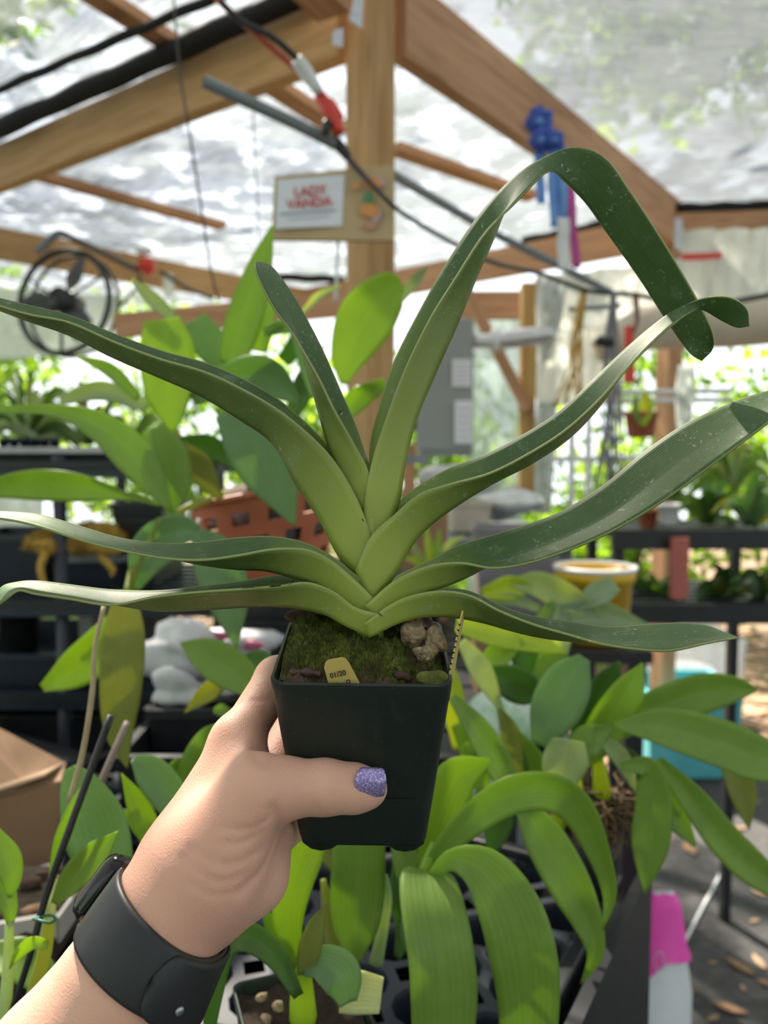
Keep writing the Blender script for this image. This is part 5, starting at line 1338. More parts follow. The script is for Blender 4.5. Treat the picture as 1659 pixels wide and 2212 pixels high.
# ------------------------------------------------------------------ pipe, cables, clamp on the post
pp = empty('pvc_pipe', W(440, 175, 1.55), 'grey pipe with an open end pointing up left in front of the beam', 'pipe')
pts = [W(*p) for p in spline([(440, 176, 1.52), (540, 222, 1.56), (640, 268, 1.6), (725, 312, 1.64)], 12)]
mb = MB().tube(pts, .0125, 16, cap=False); mb.tube(pts[:4], .0105, 16, cap=False); mb.build('pipe_wall', M_pvc, pp, True)
MB().tube([pts[0] + (pts[1] - pts[0]) * .3, pts[0] + (pts[1] - pts[0]) * .32], .0105, 12).build('bore_shade_disc', M_black, pp)  # black disc stands in for the shade inside the pipe
o = wtube([(715, 300, 1.64), (735, 318, 1.64), (752, 340, 1.64)], [14, 13, 10], 'pipe_joint', M_black, pp)
o = wtube([(745, 335, 1.64), (800, 395, 1.62), (862, 455, 1.62), (960, 515, 1.75), (1060, 565, 1.9), (1170, 592, 2.1), (1270, 628, 2.2), (1380, 638, 2.2), (1480, 660, 2.2), (1560, 655, 2.2), (1690, 632, 2.25), (2300, 520, 2.4)], [7, 5, 5, 5, 5, 5, 5, 5, 5, 6, 6, 6], 'cable', M_black, None, 60); tag(o, 'black cable sagging right from the pipe past the sign', 'cable')
o = wtube([(840, 372, 1.95), (950, 436, 2.2), (1060, 500, 2.4), (1180, 560, 2.45), (1320, 632, 2.5)], [11, 10, 9, 9, 8], 'pvc_pipe', M_pvc, None, 24); tag(o, 'grey pipe running down right from the post behind the tall leaf', 'pipe')
o = wtube([(455, -30, 1.5), (475, 4, 1.5), (540, 62, 1.53), (600, 115, 1.56), (640, 150, 1.58), (690, 205, 1.6)], [7, 7, 7, 7, 7, 7], 'red_cable', M_redcable, None, 30); tag(o, 'red cable coming down to the red clamp beside the post', 'cable')
o = wtube([(475, 0, 1.49), (520, 45, 1.51), (590, 82, 1.53), (645, 132, 1.56), (690, 195, 1.58)], [6, 7, 7, 7, 7], 'black_cable', M_black, None, 30); tag(o, 'black cable twisted with the red cable near the roof', 'cable')
o = wtube([(640, 128, 1.555), (660, 155, 1.57), (690, 200, 1.58)], [14, 17, 10], 'tape_wrap', M_white, None, 8); tag(o, 'white tape wrapped round the red and black cables', 'tape')
cl = empty('spring_clamp', W(720, 300, 1.6), 'red spring clamp with black tips beside the post', 'clamp')
wtube([(690, 205, 1.6), (712, 240, 1.6), (735, 288, 1.6)], [13, 17, 11], 'clamp_arm', M_red, cl, 12)
wtube([(693, 215, 1.62), (715, 225, 1.62), (738, 255, 1.62)], [8, 11, 7], 'clamp_arm', M_red, cl, 12)
wtube([(708, 262, 1.59), (704, 280, 1.59), (700, 292, 1.59)], [10, 11, 8], 'clamp_tip', M_black, cl, 8)
o = wtube([(374, -20, 1.45), (382, 80, 1.45), (392, 180, 1.46), (410, 290, 1.48), (432, 430, 1.5), (455, 580, 1.5), (472, 650, 1.5)], 2.6, 'hanging_wire', M_darkstr, None, 40, 6); tag(o, 'thin dark wire hanging from the left beam', 'wire')
o = wtube([(546, 196, 2.12), (550, 340, 2.1), (556, 430, 2.1), (560, 560, 2.1)], 1.8, 'hanging_wire', M_greytwine, None, 20, 6); tag(o, 'faint grey wire hanging left of the sign', 'wire')
o = wtube([(731, 505, 1.67), (727, 600, 1.68), (725, 655, 1.7)], 4, 'hanging_string', M_white, None, 8, 6); tag(o, 'white string hanging just left of the post below the sign', 'string')

# ------------------------------------------------------------------ painted sign on the post
sg = empty('sign', W(720, 518, 1.62), 'tan board sign with a white LADY VANDA card fixed to the post', 'sign')
ds = 1.66
cor = [W(593, 381, ds + .0), W(852, 355, ds - .02), W(850, 519, ds - .02), W(586, 517, ds)]
plate('board', cor, .012, M_tan, sg)
ex_ = (cor[1] - cor[0]).normalized(); ey_ = (cor[0] - cor[3]); ey_ = (ey_ - ex_ * ey_.dot(ex_)).normalized(); nz_ = ex_.cross(ey_).normalized()
if nz_.y > 0: nz_ = -nz_
off = nz_ * .014
plate('card', [W(602, 394, ds) + off, W(746, 383, ds) + off, W(741, 493, ds) + off, W(598, 499, ds) + off], .001, M_paper, sg)
M_redink = mat('red_ink', (.62, .10, .10), .6, .2, 30)
text('LADY', 'printed_name', W(673, 421, ds) + off * 1.35, ex_, ey_, .028, M_redink, sg)
text('VANDA', 'printed_name', W(671, 446, ds) + off * 1.35, ex_, ey_, .028, M_redink, sg)
plate('printed_rule', [W(607, 467, ds) + off * 1.15, W(728, 459, ds) + off * 1.15, W(728, 462, ds) + off * 1.15, W(607, 470, ds) + off * 1.15], .0006, mat('grey_ink', (.25, .3, .42), .6), sg)
plate('printed_rule', [W(625, 478, ds) + off * 1.15, W(712, 471, ds) + off * 1.15, W(712, 473, ds) + off * 1.15, W(625, 480, ds) + off * 1.15], .0006, mat('pale_ink', (.50, .55, .66), .6), sg)
M_or = mat('orange_paint', (.78, .32, .10), .6, .15, 20); M_gr = mat('green_paint', (.10, .30, .14), .6, .15, 20); M_lil = mat('lilac_paint', (.58, .40, .42), .6, .15, 20)
def paint(name, c, rx, ry, m, a0=0, k=14, lift=1.1):
    plate(name, [W(c[0] + rx * math.cos(a) * math.cos(a0) - ry * math.sin(a) * math.sin(a0), c[1] + rx * math.cos(a) * math.sin(a0) + ry * math.sin(a) * math.cos(a0), ds - .012) + off * lift for a in np.linspace(0, 2 * math.pi, k, endpoint=False)], .0006, m, sg)
paint('painted_petal', (770, 408), 9, 7, M_or, -.4); paint('painted_petal', (806, 402), 20, 13, M_or, .3); paint('painted_petal', (822, 400), 12, 9, M_lil, .6, lift=1.0)
paint('painted_leaf', (797, 434), 13, 14, M_gr, .2, 5, 1.18); paint('painted_petal', (800, 460), 20, 15, M_or, .2); paint('painted_petal', (815, 470), 10, 16, M_lil, .3, lift=1.0); paint('painted_petal', (800, 492), 15, 9, mat('salmon_paint', (.62, .30, .22), .6), 0)

# ------------------------------------------------------------------ award ribbons
def rosette(px, py, d, r, label, tails):
    e = empty('award_ribbon', W(px, py + 40, d), label, 'ribbon'); rr = random.Random(int(px))
    for k in range(16):
        a = 2 * math.pi * k / 16 + rr.uniform(-.2, .2); q = W(px + r * .6 * math.cos(a), py + r * .6 * math.sin(a), d)
        MB().blob(tuple(q), r * .55 * d / F_PX, (1, .7, 1), .5, 2, k).build('petal', M_bluerib, e, True)
    MB().tube([W(px, py, d - .02), W(px, py, d - .008)], r * .35 * d / F_PX, 14).build('button', M_ltblue, e, True)
    for (x0, x1, y0, y1, m, sl) in tails:
        v = []; n = 10
        for i in range(n + 1):
            s = i / n; 
            for x in (x0, x1): v.append(W(x + sl * s + 1.5 * math.sin(s * 9), y0 + (y1 - y0) * s, d + .004 * math.sin(s * 7 + x)))
        o = mesh('tail', v, [(2 * i, 2 * i + 1, 2 * i + 3, 2 * i + 2) for i in range(n)], m, e, True); o.modifiers.new('t', 'SOLIDIFY').thickness = .001
rosette(1166, 262, 2.15, 26, 'upper blue rosette on the right beam', [(1152, 1172, 275, 440, M_ltblue, 6)])
rosette(1170, 302, 2.13, 22, 'middle blue rosette on the right beam with the longest blue tails', [(1180, 1208, 320, 492, M_ltblue, 8)])
rosette(1200, 302, 2.11, 17, 'lowest right blue rosette with white and magenta tails', [(1203, 1230, 470, 585, M_white, 2), (1208, 1225, 318, 470, M_ltblue, 4), (1222, 1240, 395, 580, M_purprib, 14)])

# ------------------------------------------------------------------ right half background
eb = empty('electrical_box', W(965, 990, 2.75), 'grey electrical cabinet with two white labels behind the tall leaf', 'electrical box')
a, b = W(905, 985, 2.7), W(1022, 690, 2.7)
MB().box((a.x, a.y, a.z), (b.x, a.y + .14, b.z)).build('cabinet', M_greybox, eb, bevel=.006)
MB().box((a.x - .01, a.y - .012, a.z + .02), (b.x - .004, a.y - .001, (a.z + b.z) / 2 + .03)).build('door', M_greybox, eb, bevel=.003)
for (x0, x1, y0, y1) in ((976, 1017, 778, 836), (981, 1019, 866, 958)):
    p, q = W(x0, y1, 2.68), W(x1, y0, 2.68); lb = MB().box((p.x, p.y - .014, p.z), (q.x, p.y - .011, q.z)).build('label', M_paper, eb)
    for k in range(5):
        z = p.z + (q.z - p.z) * (k + .8) / 6; MB().box((p.x + .008, p.y - .0152, z), (q.x - .008, p.y - .0142, z + .002)).build('printed_line', M_pvc, lb)
p, q = W(885, 930, 2.72), W(912, 830, 2.72)
MB().box((p.x, p.y, p.z), (q.x, q.y + .06, q.z)).build('breaker', M_black, eb, bevel=.004)
MB().box((p.x + .01, p.y - .008, q.z - .05), (p.x + .03, p.y, q.z - .02)).build('switch', M_redcable, eb)
wtube([(985, 690, 2.75), (988, 640, 2.75), (990, 610, 2.75)], 9, 'conduit', M_pvc, eb, 6)
o = MB().box((W(870, 1000, 2.6).x, 2.55, W(870, 1003, 2.6).z), (W(925, 1000, 2.6).x, 2.7, W(870, 983, 2.6).z)).build('wall_bracket', M_pvc); tag(o, 'small grey bracket shelf under the electrical box', 'bracket')
dk = empty('foil_duct', W(1100, 750, 2.75), 'foil wrapped duct pipe crossing the yellow upright', 'duct')
wtube([(1020, 738, 2.72), (1080, 735, 2.72), (1140, 728, 2.72), (1195, 722, 2.72)], [15, 19, 21, 19], 'foil_wrap', M_foil, dk, 20)
wtube([(1062, 735, 2.7), (1076, 735, 2.7)], 26, 'collar', M_white, dk, 4, 16)
wtube([(1008, 738, 2.74), (1022, 738, 2.74)], 18, 'pipe_end', M_foil, dk, 4, 16)
def drape(name, pts, m, label, cat='plastic sheet', n=16, wav=.02):
    A, B, C_, D_ = [W(*p) for p in pts]; v = []; f = []
    for i in range(n + 1):
        for j in range(n + 1):
            s, t_ = i / n, j / n; p = A.lerp(B, s).lerp(D_.lerp(C_, s), t_); p = p + Vector((0, wav * (math.sin(s * 23 + t_ * 3) + .5 * math.sin(s * 41 + t_ * 5)), 0)); v.append(p)
    for i in range(n):
        for j in range(n): f.append((i * (n + 1) + j, (i + 1) * (n + 1) + j, (i + 1) * (n + 1) + j + 1, i * (n + 1) + j + 1))
    o = mesh(name, v, f, m, None, True); tag(o, label, cat); o.modifiers.new('t', 'SOLIDIFY').thickness = .002; return o
M_whitepoly = sheet('white_poly', (0.86, 0.87, 0.84), 0.02, 0.16, 4)
M_glassy = sheet('greenish_panel', (0.40, 0.50, 0.44), 0.25, 0.5, 2)
drape('plastic_sheet', [(1474, 496, 3.15), (1720, 492, 3.15), (1720, 690, 3.15), (1474, 690, 3.15)], M_whitepoly, 'white plastic sheet hanging under the rail at the right edge')
drape('plastic_sheet', [(1155, 600, 3.05), (1470, 560, 3.05), (1470, 700, 3.05), (1160, 720, 3.05)], M_whitepoly, 'white plastic sheet behind the sagging black cable')
drape('plastic_sheet', [(1150, 700, 3.1), (1350, 690, 3.1), (1340, 860, 3.1), (1160, 880, 3.1)], M_whitepoly, 'slack white sheet behind the yellow raffia')
drape('plastic_sheet', [(1160, 590, 2.75), (1225, 600, 2.75), (1210, 700, 2.75), (1165, 820, 2.75)], M_poly, 'clear plastic folds knotted at the yellow upright')
drape('plastic_sheet', [(1160, 870, 2.85), (1200, 870, 2.85), (1190, 1110, 2.85), (1155, 1110, 2.85)], M_poly, 'narrow clear plastic strip right of the yellow upright')
drape('greenhouse_panel', [(1010, 655, 3.3), (1128, 655, 3.3), (1128, 1762, 3.3), (1010, 1762, 3.3)], M_glassy, 'greenish translucent panel between grey box and yellow upright', 'panel', wav=.004)
drape('plastic_sheet', [(-200, 610, 4.2), (260, 640, 4.2), (260, 760, 4.2), (-200, 790, 4.2)], M_poly, 'bright plastic sheet behind the fan at the far left')
M_beige = mat('beige_poly', (.62, .54, .42), .55, .15, 12, bmp=.2)
o = wtube([(1290, 760, 2.95), (1380, 715, 2.95), (1480, 700, 2.95), (1580, 700, 2.95), (1720, 690, 2.95)], [26, 46, 52, 50, 48], 'rolled_sheet', M_beige, None, 24, 14); tag(o, 'rolled up beige side curtain at the right', 'rolled curtain')
o = plate('red_tape', [W(1470, 548, 3.11), W(1560, 545, 3.11), W(1560, 558, 3.11), W(1470, 563, 3.11)], .003, M_red); tag(o, 'strip of red tape at the right below the rail', 'tape')
ra = empty('raffia_bundle', W(1240, 880, 2.6), 'bundle of yellow raffia strands hanging behind the thin right leaf', 'raffia'); rr = random.Random(2)
for k in range(16):
    x = 1245 + rr.uniform(-10, 14); wtube([(1262 + rr.uniform(-6, 6), 626, 2.2), (x, 700, 2.2), (x - 8 + rr.uniform(-12, 12), 790, 2.2), (x - 30 + rr.uniform(-30, 40), 880, 2.2)], 1.6, 'strand', M_string, ra, 10, 5)
tb = empty('twine_bundle', W(1320, 1060, 2.5), 'bundle of grey hanging wires with a red tag on the right', 'wires')
for k in range(20):
    x = 1322 + rr.uniform(-16, 16); wtube([(1325 + rr.uniform(-8, 8), 633, 2.2), (x, 760, 2.2), (x + rr.uniform(-10, 10), 900, 2.2), (x + rr.uniform(-34, 34), 1060, 2.2)], 1.7, 'strand', M_greytwine, tb, 10, 5)
o = plate('red_tag', [W(1350, 705, 2.2), W(1368, 703, 2.2), W(1372, 825, 2.2), W(1348, 828, 2.2)], .004, M_red); tag(o, 'long red plastic tag hanging among the grey wires', 'tag')
o = wtube([(1288, 735, 2.2), (1302, 738, 2.2), (1326, 740, 2.2)], [11, 11, 10], 'black_grip', M_black, None, 6); tag(o, 'short black handle beside the yellow raffia', 'handle')
o = wtube([(1372, 632, 2.2), (1376, 690, 2.2), (1368, 720, 2.2)], [7, 5, 3], 'chain', mat('rust_chain', (.20, .09, .07), .6), None, 12, 6); tag(o, 'rusty chain hanging beside the grey wires', 'chain')
wr = empty('wire_rack', W(1400, 1160, 2.75), 'white wire rack across the background at the right', 'rack')
for y in (847, 866): wtube([(1262, y + 2, 2.75), (1580, y - 3, 2.75)], 6, 'rail', M_white, wr, 4, 8)
wtube([(1190, 992, 2.75), (1390, 990, 2.75)], 6, 'rail', M_white, wr, 4, 8)
for x in (1236, 1272): wtube([(x, 870, 2.75), (x - 3, 1160, 2.75)], 7, 'upright', M_white, wr, 4, 8)
wtube([(1230, 668, 2.75), (1340, 660, 2.75)], 6, 'rail', M_pvc, wr, 4, 8)
round_pot('hanging_pot', 1385, 890, 945, 2.5, 36, M_terra, 'red brown hanging pot with a yellow green leaf in the background', soil=False)
hp_ = bpy.data.objects['hanging_pot']
for dx in (-26, 0, 26): wtube([(1385 + dx, 893, 2.5), (1385, 852, 2.72)], 1.6, 'hanger_wire', M_greytwine, hp_, 4, 5)
e = plant('hanging_pot_plant', (1395, 930, 2.45), 'single yellowing leaf rising from the red brown hanging pot', [([(1388, 920), (1398, 880), (1392, 845)], [8, 16, 4], 'lime'), ([(1380, 915), (1372, 880), (1375, 850)], [4, 8, 2], 'mid')], 2.45)
o = drape('plastic_jug', [(1465, 790, 2.5), (1500, 790, 2.5), (1490, 930, 2.5), (1462, 930, 2.5)], M_poly, 'pale clear plastic hanging against the right eave post', wav=.01)
# table with white bags, foam box, carton
wt = empty('work_table', Vector((W(1020, 1180, 2.2).x, 2.5, 0)), 'work table in the background behind the right leaves', 'table')
za = W(1020, 1165, 2.2).z
MB().box((W(860, 1165, 2.2).x, 2.15, za - .03), (W(1230, 1165, 2.2).x, 2.9, za)).build('table_top', M_pvc, wt, bevel=.004)
for x in (870, 1220):
    for y in (2.2, 2.85): MB().box((W(x, 1165, 2.2).x - .02, y - .02, 0), (W(x, 1165, 2.2).x + .02, y + .02, za - .031)).build('leg', M_pvc, wt)
for k, (px, py, d, r, sq, lab) in enumerate([(985, 1040, 2.5, .085, (1.3, .9, .6), 'white bag heaped highest on the work table'), (1085, 1085, 2.4, .085, (1.2, .9, .55), 'silvery white bag on the right of the work table'), (930, 1078, 2.55, .05, (1, .9, .8), 'small white bag at the back left of the work table')]):
    o = MB().blob(tuple(W(px, py, d)), r, sq, .4, 3, 60 + k).build('plastic_bag', M_bag if k != 1 else M_foil, None, True); tag(o, lab, 'bag')
thing_box('foam_box', 975, 1062, 1085, 1150, 2.3, .2, mat('foam_cream', (.60, .55, .46), .7), 'cream foam box on the work table', 'box')
ZB2 = 1.10
b2 = empty('bench', Vector((W(1080, 1400, 1.6).x, 1.6, 0)), 'dark slatted bench in the background carrying cartons, tote and yellow bucket', 'bench')
xa, xb = W(840, 1300, 1.5).x, W(1375, 1300, 1.75).x
for k in range(4): MB().box((xa, 1.62 + .118 * k, ZB2 - .025), (xb, 1.62 + .118 * k + .10, ZB2)).build('slat', M_black, b2)
for x in (xa + .03, xb - .03):
    MB().box((x - .02, 1.63, ZB2 - .07), (x + .02, 2.07, ZB2 - .026)).build('bearer', M_black, b2)
    for y in (1.66, 2.05): MB().box((x - .02, y - .02, 0), (x + .02, y + .02, ZB2 - .071)).build('leg', M_black, b2)
b3 = empty('bench', Vector((W(1060, 1400, 1.3).x, 1.3, 0)), 'small dark slatted stand behind the bushy green orchid', 'bench')
xa, xb = W(880, 1300, 1.1).x, W(1250, 1300, 1.1).x
for k in range(5): MB().box((xa, 1.03 + .115 * k, ZB2 - .025), (xb, 1.03 + .115 * k + .10, ZB2)).build('slat', M_black, b3)
for x in (xa + .02, xb - .02):
    MB().box((x - .015, 1.04, ZB2 - .06), (x + .015, 1.58, ZB2 - .026)).build('bearer', M_black, b3)
    for y in (1.06, 1.55): MB().box((x - .015, y - .015, 0), (x + .015, y + .015, ZB2 - .061)).build('leg', M_black, b3)
thing_box('carton', 872, 968, 1085, 1215, 1.93, .1, M_card, 'brown carton behind the small spiky plant', 'box', taper=1, zb=ZB2 + .001)
MB_ = plant('spiky_plantlet', (930, 1230, 1.75), 'small pale green spiky plant in front of the brown carton', [([(925, 1225), (900, 1190), (880, 1150)], [6, 9, 1], 'pale'), ([(930, 1225), (925, 1180), (920, 1130)], [6, 9, 1], 'lime'), ([(935, 1225), (965, 1180), (1005, 1155)], [6, 9, 1], 'pale'), ([(935, 1228), (960, 1200), (995, 1195)], [5, 8, 1], 'grey'), ([(922, 1228), (895, 1210), (872, 1205)], [5, 8, 1], 'lime'), ([(930, 1225), (945, 1180), (950, 1140)], [5, 8, 1], 'bright')], 1.75)
round_pot('x', 930, 1222, 1300, 1.75, 22, M_black, '', parent=MB_, zb=ZB2 + .001)
round_pot('x', 1185, 1425, 1470, 1.08, 34, M_black, '', parent=pA2, zb=ZB2 + .001)
thing_box('storage_tote', 1030, 1205, 1140, 1290, 1.93, .12, mat('grey_tote', (.27, .25, .28), .45), 'grey storage tote behind the yellow leaves', 'bin', zb=ZB2 + .001)
round_pot('bucket', 1285, 1228, 1345, 1.75, 82, M_yellow, 'yellow bucket with a white rim behind the bright leaves', 'bucket', taper=.85, soil=False, zb=ZB2 + .001)
o = MB().tube([W(1285, 1226, 1.75) + Vector((.088 * math.cos(a), .088 * math.sin(a), 0)) for a in np.linspace(0, 6.283, 33)], .006, 8, cap=False).build('bucket_hoop', M_white, None, True); tag(o, 'white plastic hoop resting on the rim of the yellow bucket', 'rim')
thing_box('carton', 1035, 1110, 1372, 1440, 1.3, .12, M_card, 'small brown carton low behind the green clump', 'box', taper=1, zb=ZB2 + .001)
# right-hand black shelf
rs = empty('shelf_unit', Vector((W(1500, 1200, 2.1).x, 2.3, 0)), 'black plastic shelf unit at the right carrying leafy plants', 'shelf')
x0, x1 = W(1330, 1200, 2.05).x, W(1760, 1200, 2.05).x
for py in (1150, 1312):
    z = zat(py, 2.05); mb = MB()
    for k in range(7): mb.box((x0, 2.05 + .07 * k, z - .02), (x1, 2.05 + .07 * k + .04, z))
    mb.box((x0 - .01, 2.03, z - .045), (x1 + .01, 2.048, z + .008)); mb.build('shelf', M_black, rs)
for x, y in ((x0 + .012, 2.06), (x0 + .05, 2.46), (x1 - .02, 2.06), (x1 - .02, 2.46)):
    MB().box((x - .014, y - .014, 0), (x + .014, y + .014, zat(1145, 2.05))).build('post', M_black, rs)
o = MB().box((W(1455, 1165, 2.0).x, 2.0, zat(1296, 2.0)), (W(1492, 1165, 2.0).x, 2.018, zat(1163, 2.0))).build('red_board', mat('faded_red', (.50, .14, .11), .6, .2, 30, stretch=(1, 1, .2))); tag(o, 'faded red board standing upright on the right shelf', 'board')
round_pot('flower_pot', 1445, 1088, 1132, 2.12, 24, M_white, 'small whitish pot on the upper right shelf', soil=True)
round_pot('flower_pot', 1400, 1100, 1140, 2.2, 22, M_terra, 'small terracotta pot on the upper right shelf', soil=True)
def spray(name, base, d, n, lpx, wpx, cols, label, seed, up=1.0):
    rr = random.Random(seed); L_ = []
    for k in range(n):
        a = rr.uniform(-1.35, 1.35); l = lpx * rr.uniform(.55, 1.1); dx = math.sin(a) * l; dy = -math.cos(a) * l * up
        droop = abs(math.sin(a)) * l * .45; dd = d + rr.uniform(-.15, .15)
        L_.append(([(base[0] + rr.uniform(-8, 8), base[1], d), (base[0] + dx * .5, base[1] + dy * .65, (d + dd) / 2), (base[0] + dx, base[1] + dy * .8 + droop, dd)], [wpx * .5, wpx * rr.uniform(.7, 1.2), .8], rr.choice(cols), dict(nl=10)))
    return plant(name, (base[0], base[1] + 4, d), label, L_, d)
spray('shelf_plant', (1530, 1130), 2.25, 16, 120, 12, ['mid', 'dark', 'blue'], 'dark leafy plant on the upper right shelf near the edge', 3)
spray('shelf_plant', (1620, 1135), 2.15, 14, 150, 13, ['mid', 'olive', 'blue'], 'spreading leafy plant at the right edge of the upper shelf', 4)
spray('shelf_plant', (1580, 1060), 2.6, 14, 140, 11, ['mid', 'pale', 'dark'], 'tall pale tipped plant behind the right shelf', 5)
spray('shelf_plant', (1390, 1100), 2.7, 12, 130, 9, ['dark', 'mid'], 'thin leaved plant behind the terracotta pot', 6)
spray('shelf_plant', (1560, 1295), 2.25, 18, 90, 12, ['dark', 'dark', 'olive'], 'low dark plant on the middle right shelf', 7)
spray('shelf_plant', (1640, 1290), 2.2, 14, 90, 12, ['dark', 'grey'], 'grey leaved plant at the right end of the middle shelf', 8)
spray('shelf_plant', (1415, 1290), 2.3, 12, 80, 11, ['dark', 'mid'], 'small dark plant left of the red board', 9)
spray('shelf_plant', (60, 950), 1.9, 26, 190, 7, ['mid', 'pale', 'dark'], 'grassy plant on the top left shelf behind the navy pots', 10)
spray('shelf_plant', (190, 960), 2.0, 22, 170, 7, ['olive', 'mid', 'grey'], 'thin leaved plant on the top left shelf right of the navy pots', 11)
spray('shelf_plant', (-60, 960), 1.8, 18, 190, 7, ['mid', 'grey'], 'grassy plant at the far left of the top shelf', 12)
spray('shelf_plant', (290, 965), 2.1, 14, 110, 8, ['dark', 'mid', 'bright'], 'low green plant on the top left shelf behind the terracotta basket', 13)
# clear tub, turquoise bin
M_tub = sheet('clear_tub', (0.30, 0.32, 0.34), 0.45, 0.8, 2)
thing_box('clear_tub', 1395, 1625, 1390, 1560, 4.3, .45, M_tub, 'large clear plastic tub below the right shelf', 'tub', taper=.88, zb=.012)
o = MB().blob(tuple(W(1505, 1480, 4.5)), .17, (1.2, .8, .5), .5, 3, 77).build('plastic_bag', M_bag, None, True); tag(o, 'crumpled pale plastic inside the clear tub', 'bag')
thing_box('turquoise_bin', 1410, 1622, 1505, 1690, 3.55, .40, M_turq, 'turquoise plastic bin behind the right leaves', 'bin', taper=.88, zb=.012)
# sack standing on the floor
sk = empty('sack', Vector((W(1395, 2000, 1.55).x, W(1395, 2000, 1.55).y, 0)), 'white sack with a hot pink top leaning beside the bench', 'sack')
v = []; f = []; fm = []; n = 24
prof = [(0, .105, .06), (.05, .12, .075), (.2, .125, .08), (.34, .115, .07), (.46, .10, .05), (.56, .075, .03), (.63, .05, .012), (.66, .03, .006)]
topz = W(1415, 1922, 1.55).z; cx, cy = W(1395, 2100, 1.55).x, W(1395, 2100, 1.55).y
sc = topz / .66
for h, rx, ry in prof:
    for k in range(n):
        a = 2 * math.pi * k / n; wv_ = 1 + .05 * math.sin(a * 5 + h * 20); lean = .032 * (h / .66) ** 2
        v.append((cx + lean + rx * .72 * wv_ * math.cos(a), cy + ry * wv_ * math.sin(a), h * sc + .004 * math.sin(a * 3)))
for i in range(len(prof) - 1):
    for k in range(n): f.append((i * n + k, i * n + (k + 1) % n, (i + 1) * n + (k + 1) % n, (i + 1) * n + k)); fm.append(0)
f.append(tuple((len(prof) - 1) * n + k for k in range(n))); fm.append(0); f.append(tuple(range(n))[::-1]); fm.append(0)
me = mesh('sack_body', v, f, mat('white_sack', (.72, .76, .82), .45, .08, 30, bmp=.25), sk, True, fmat=fm)
v2 = []; f2 = []
for i in range(4, 8):
    h, rx, ry = prof[i]
    if i == 4: h, rx, ry = .515, .088, .041
    for k in range(n):
        a = 2 * math.pi * k / n; wv_ = 1.02 + .05 * math.sin(a * 5 + h * 20); lean = .032 * (h / .66) ** 2
        v2.append((cx + lean + (rx + .003) * .72 * wv_ * math.cos(a), cy + (ry + .003) * wv_ * math.sin(a), h * sc + .004 * math.sin(a * 3) + (.0 if i > 4 else -.07 * (math.cos(a) < 0) * abs(math.cos(a)) + .02)))
for i in range(3):
    for k in range(n): f2.append((i * n + k, i * n + (k + 1) % n, (i + 1) * n + (k + 1) % n, (i + 1) * n + k))
f2.append(tuple(3 * n + k for k in range(n)))
mesh('pink_top', v2, f2, M_magenta, sk, True)
MB().tube([W(1424, 2077, 1.46) + CR * (.009 * math.cos(a)) + CU * (.018 * math.sin(a)) for a in np.linspace(0, 6.283, 25)], .0015, 6, cap=False).build('printed_ring', mat('faint_pink', (.70, .45, .58), .5), sk, True)
o = MB().tube([G(1576, 1850, .006), G(1510, 1975, .006), G(1440, 2110, .006)], .005, 8).build('white_rod', M_white, None, True); tag(o, 'thin pale rod lying on the ground beside the sack', 'rod')
# dry leaves on the ground
M_dry = [mat('dry_leaf', (.30, .17, .09), .8, .4, 80), mat('dry_leaf_pale', (.42, .28, .17), .8, .3, 80)]
rr = random.Random(21)
spots = [(1600, 2090, 1.6), (1640, 2080, 1.2), (1575, 2180, 1.7), (1540, 2200, .8), (1655, 2125, .8), (1605, 2135, .5), (1490, 1835, 1.2), (1620, 1735, 1.0), (1600, 1790, .7), (1640, 1930, .8), (1570, 1970, .5), (1540, 2080, .4), (1500, 2140, .6), (1630, 1990, .6), (1450, 1815, .6), (1480, 2030, .4), (1520, 1920, .5), (1610, 1850, .6)] + [(rr.uniform(1560, 1655), rr.uniform(1350, 1680), rr.uniform(.8, 1.6)) for _ in range(34)]
for k, (px, py, s) in enumerate(spots):
    p = G(px, py, .004); a = rr.uniform(0, 6.28); l = .030 * s * (p.y / 2.2); w = l * rr.uniform(.3, .5); v = []; 
    for i in range(7):
        t_ = i / 6; ww = w * math.sin(math.pi * (t_ * .92 + .04)); 
        for u in (-1, 0, 1):
            x, y = (t_ - .5) * 2 * l, u * ww; v.append((p.x + x * math.cos(a) - y * math.sin(a), p.y + x * math.sin(a) + y * math.cos(a), .004 + abs(u) * .25 * ww + .12 * l * (2 * t_ - 1) ** 2))
    o = mesh('dry_leaf', v, [q for i in range(6) for q in ((i * 3, i * 3 + 1, i * 3 + 4, i * 3 + 3), (i * 3 + 1, i * 3 + 2, i * 3 + 5, i * 3 + 4))], M_dry[k % 2], None, True)
    o.modifiers.new('t', 'SOLIDIFY').thickness = .001
    tag(o, ('curled brown dry leaf' if k % 2 == 0 else 'pale tan dry leaf') + (' on the dark ground near the sack' if k < 18 else ' on the far sunlit ground at the right edge'), 'dry leaf', 'dry leaves scattered on the ground')

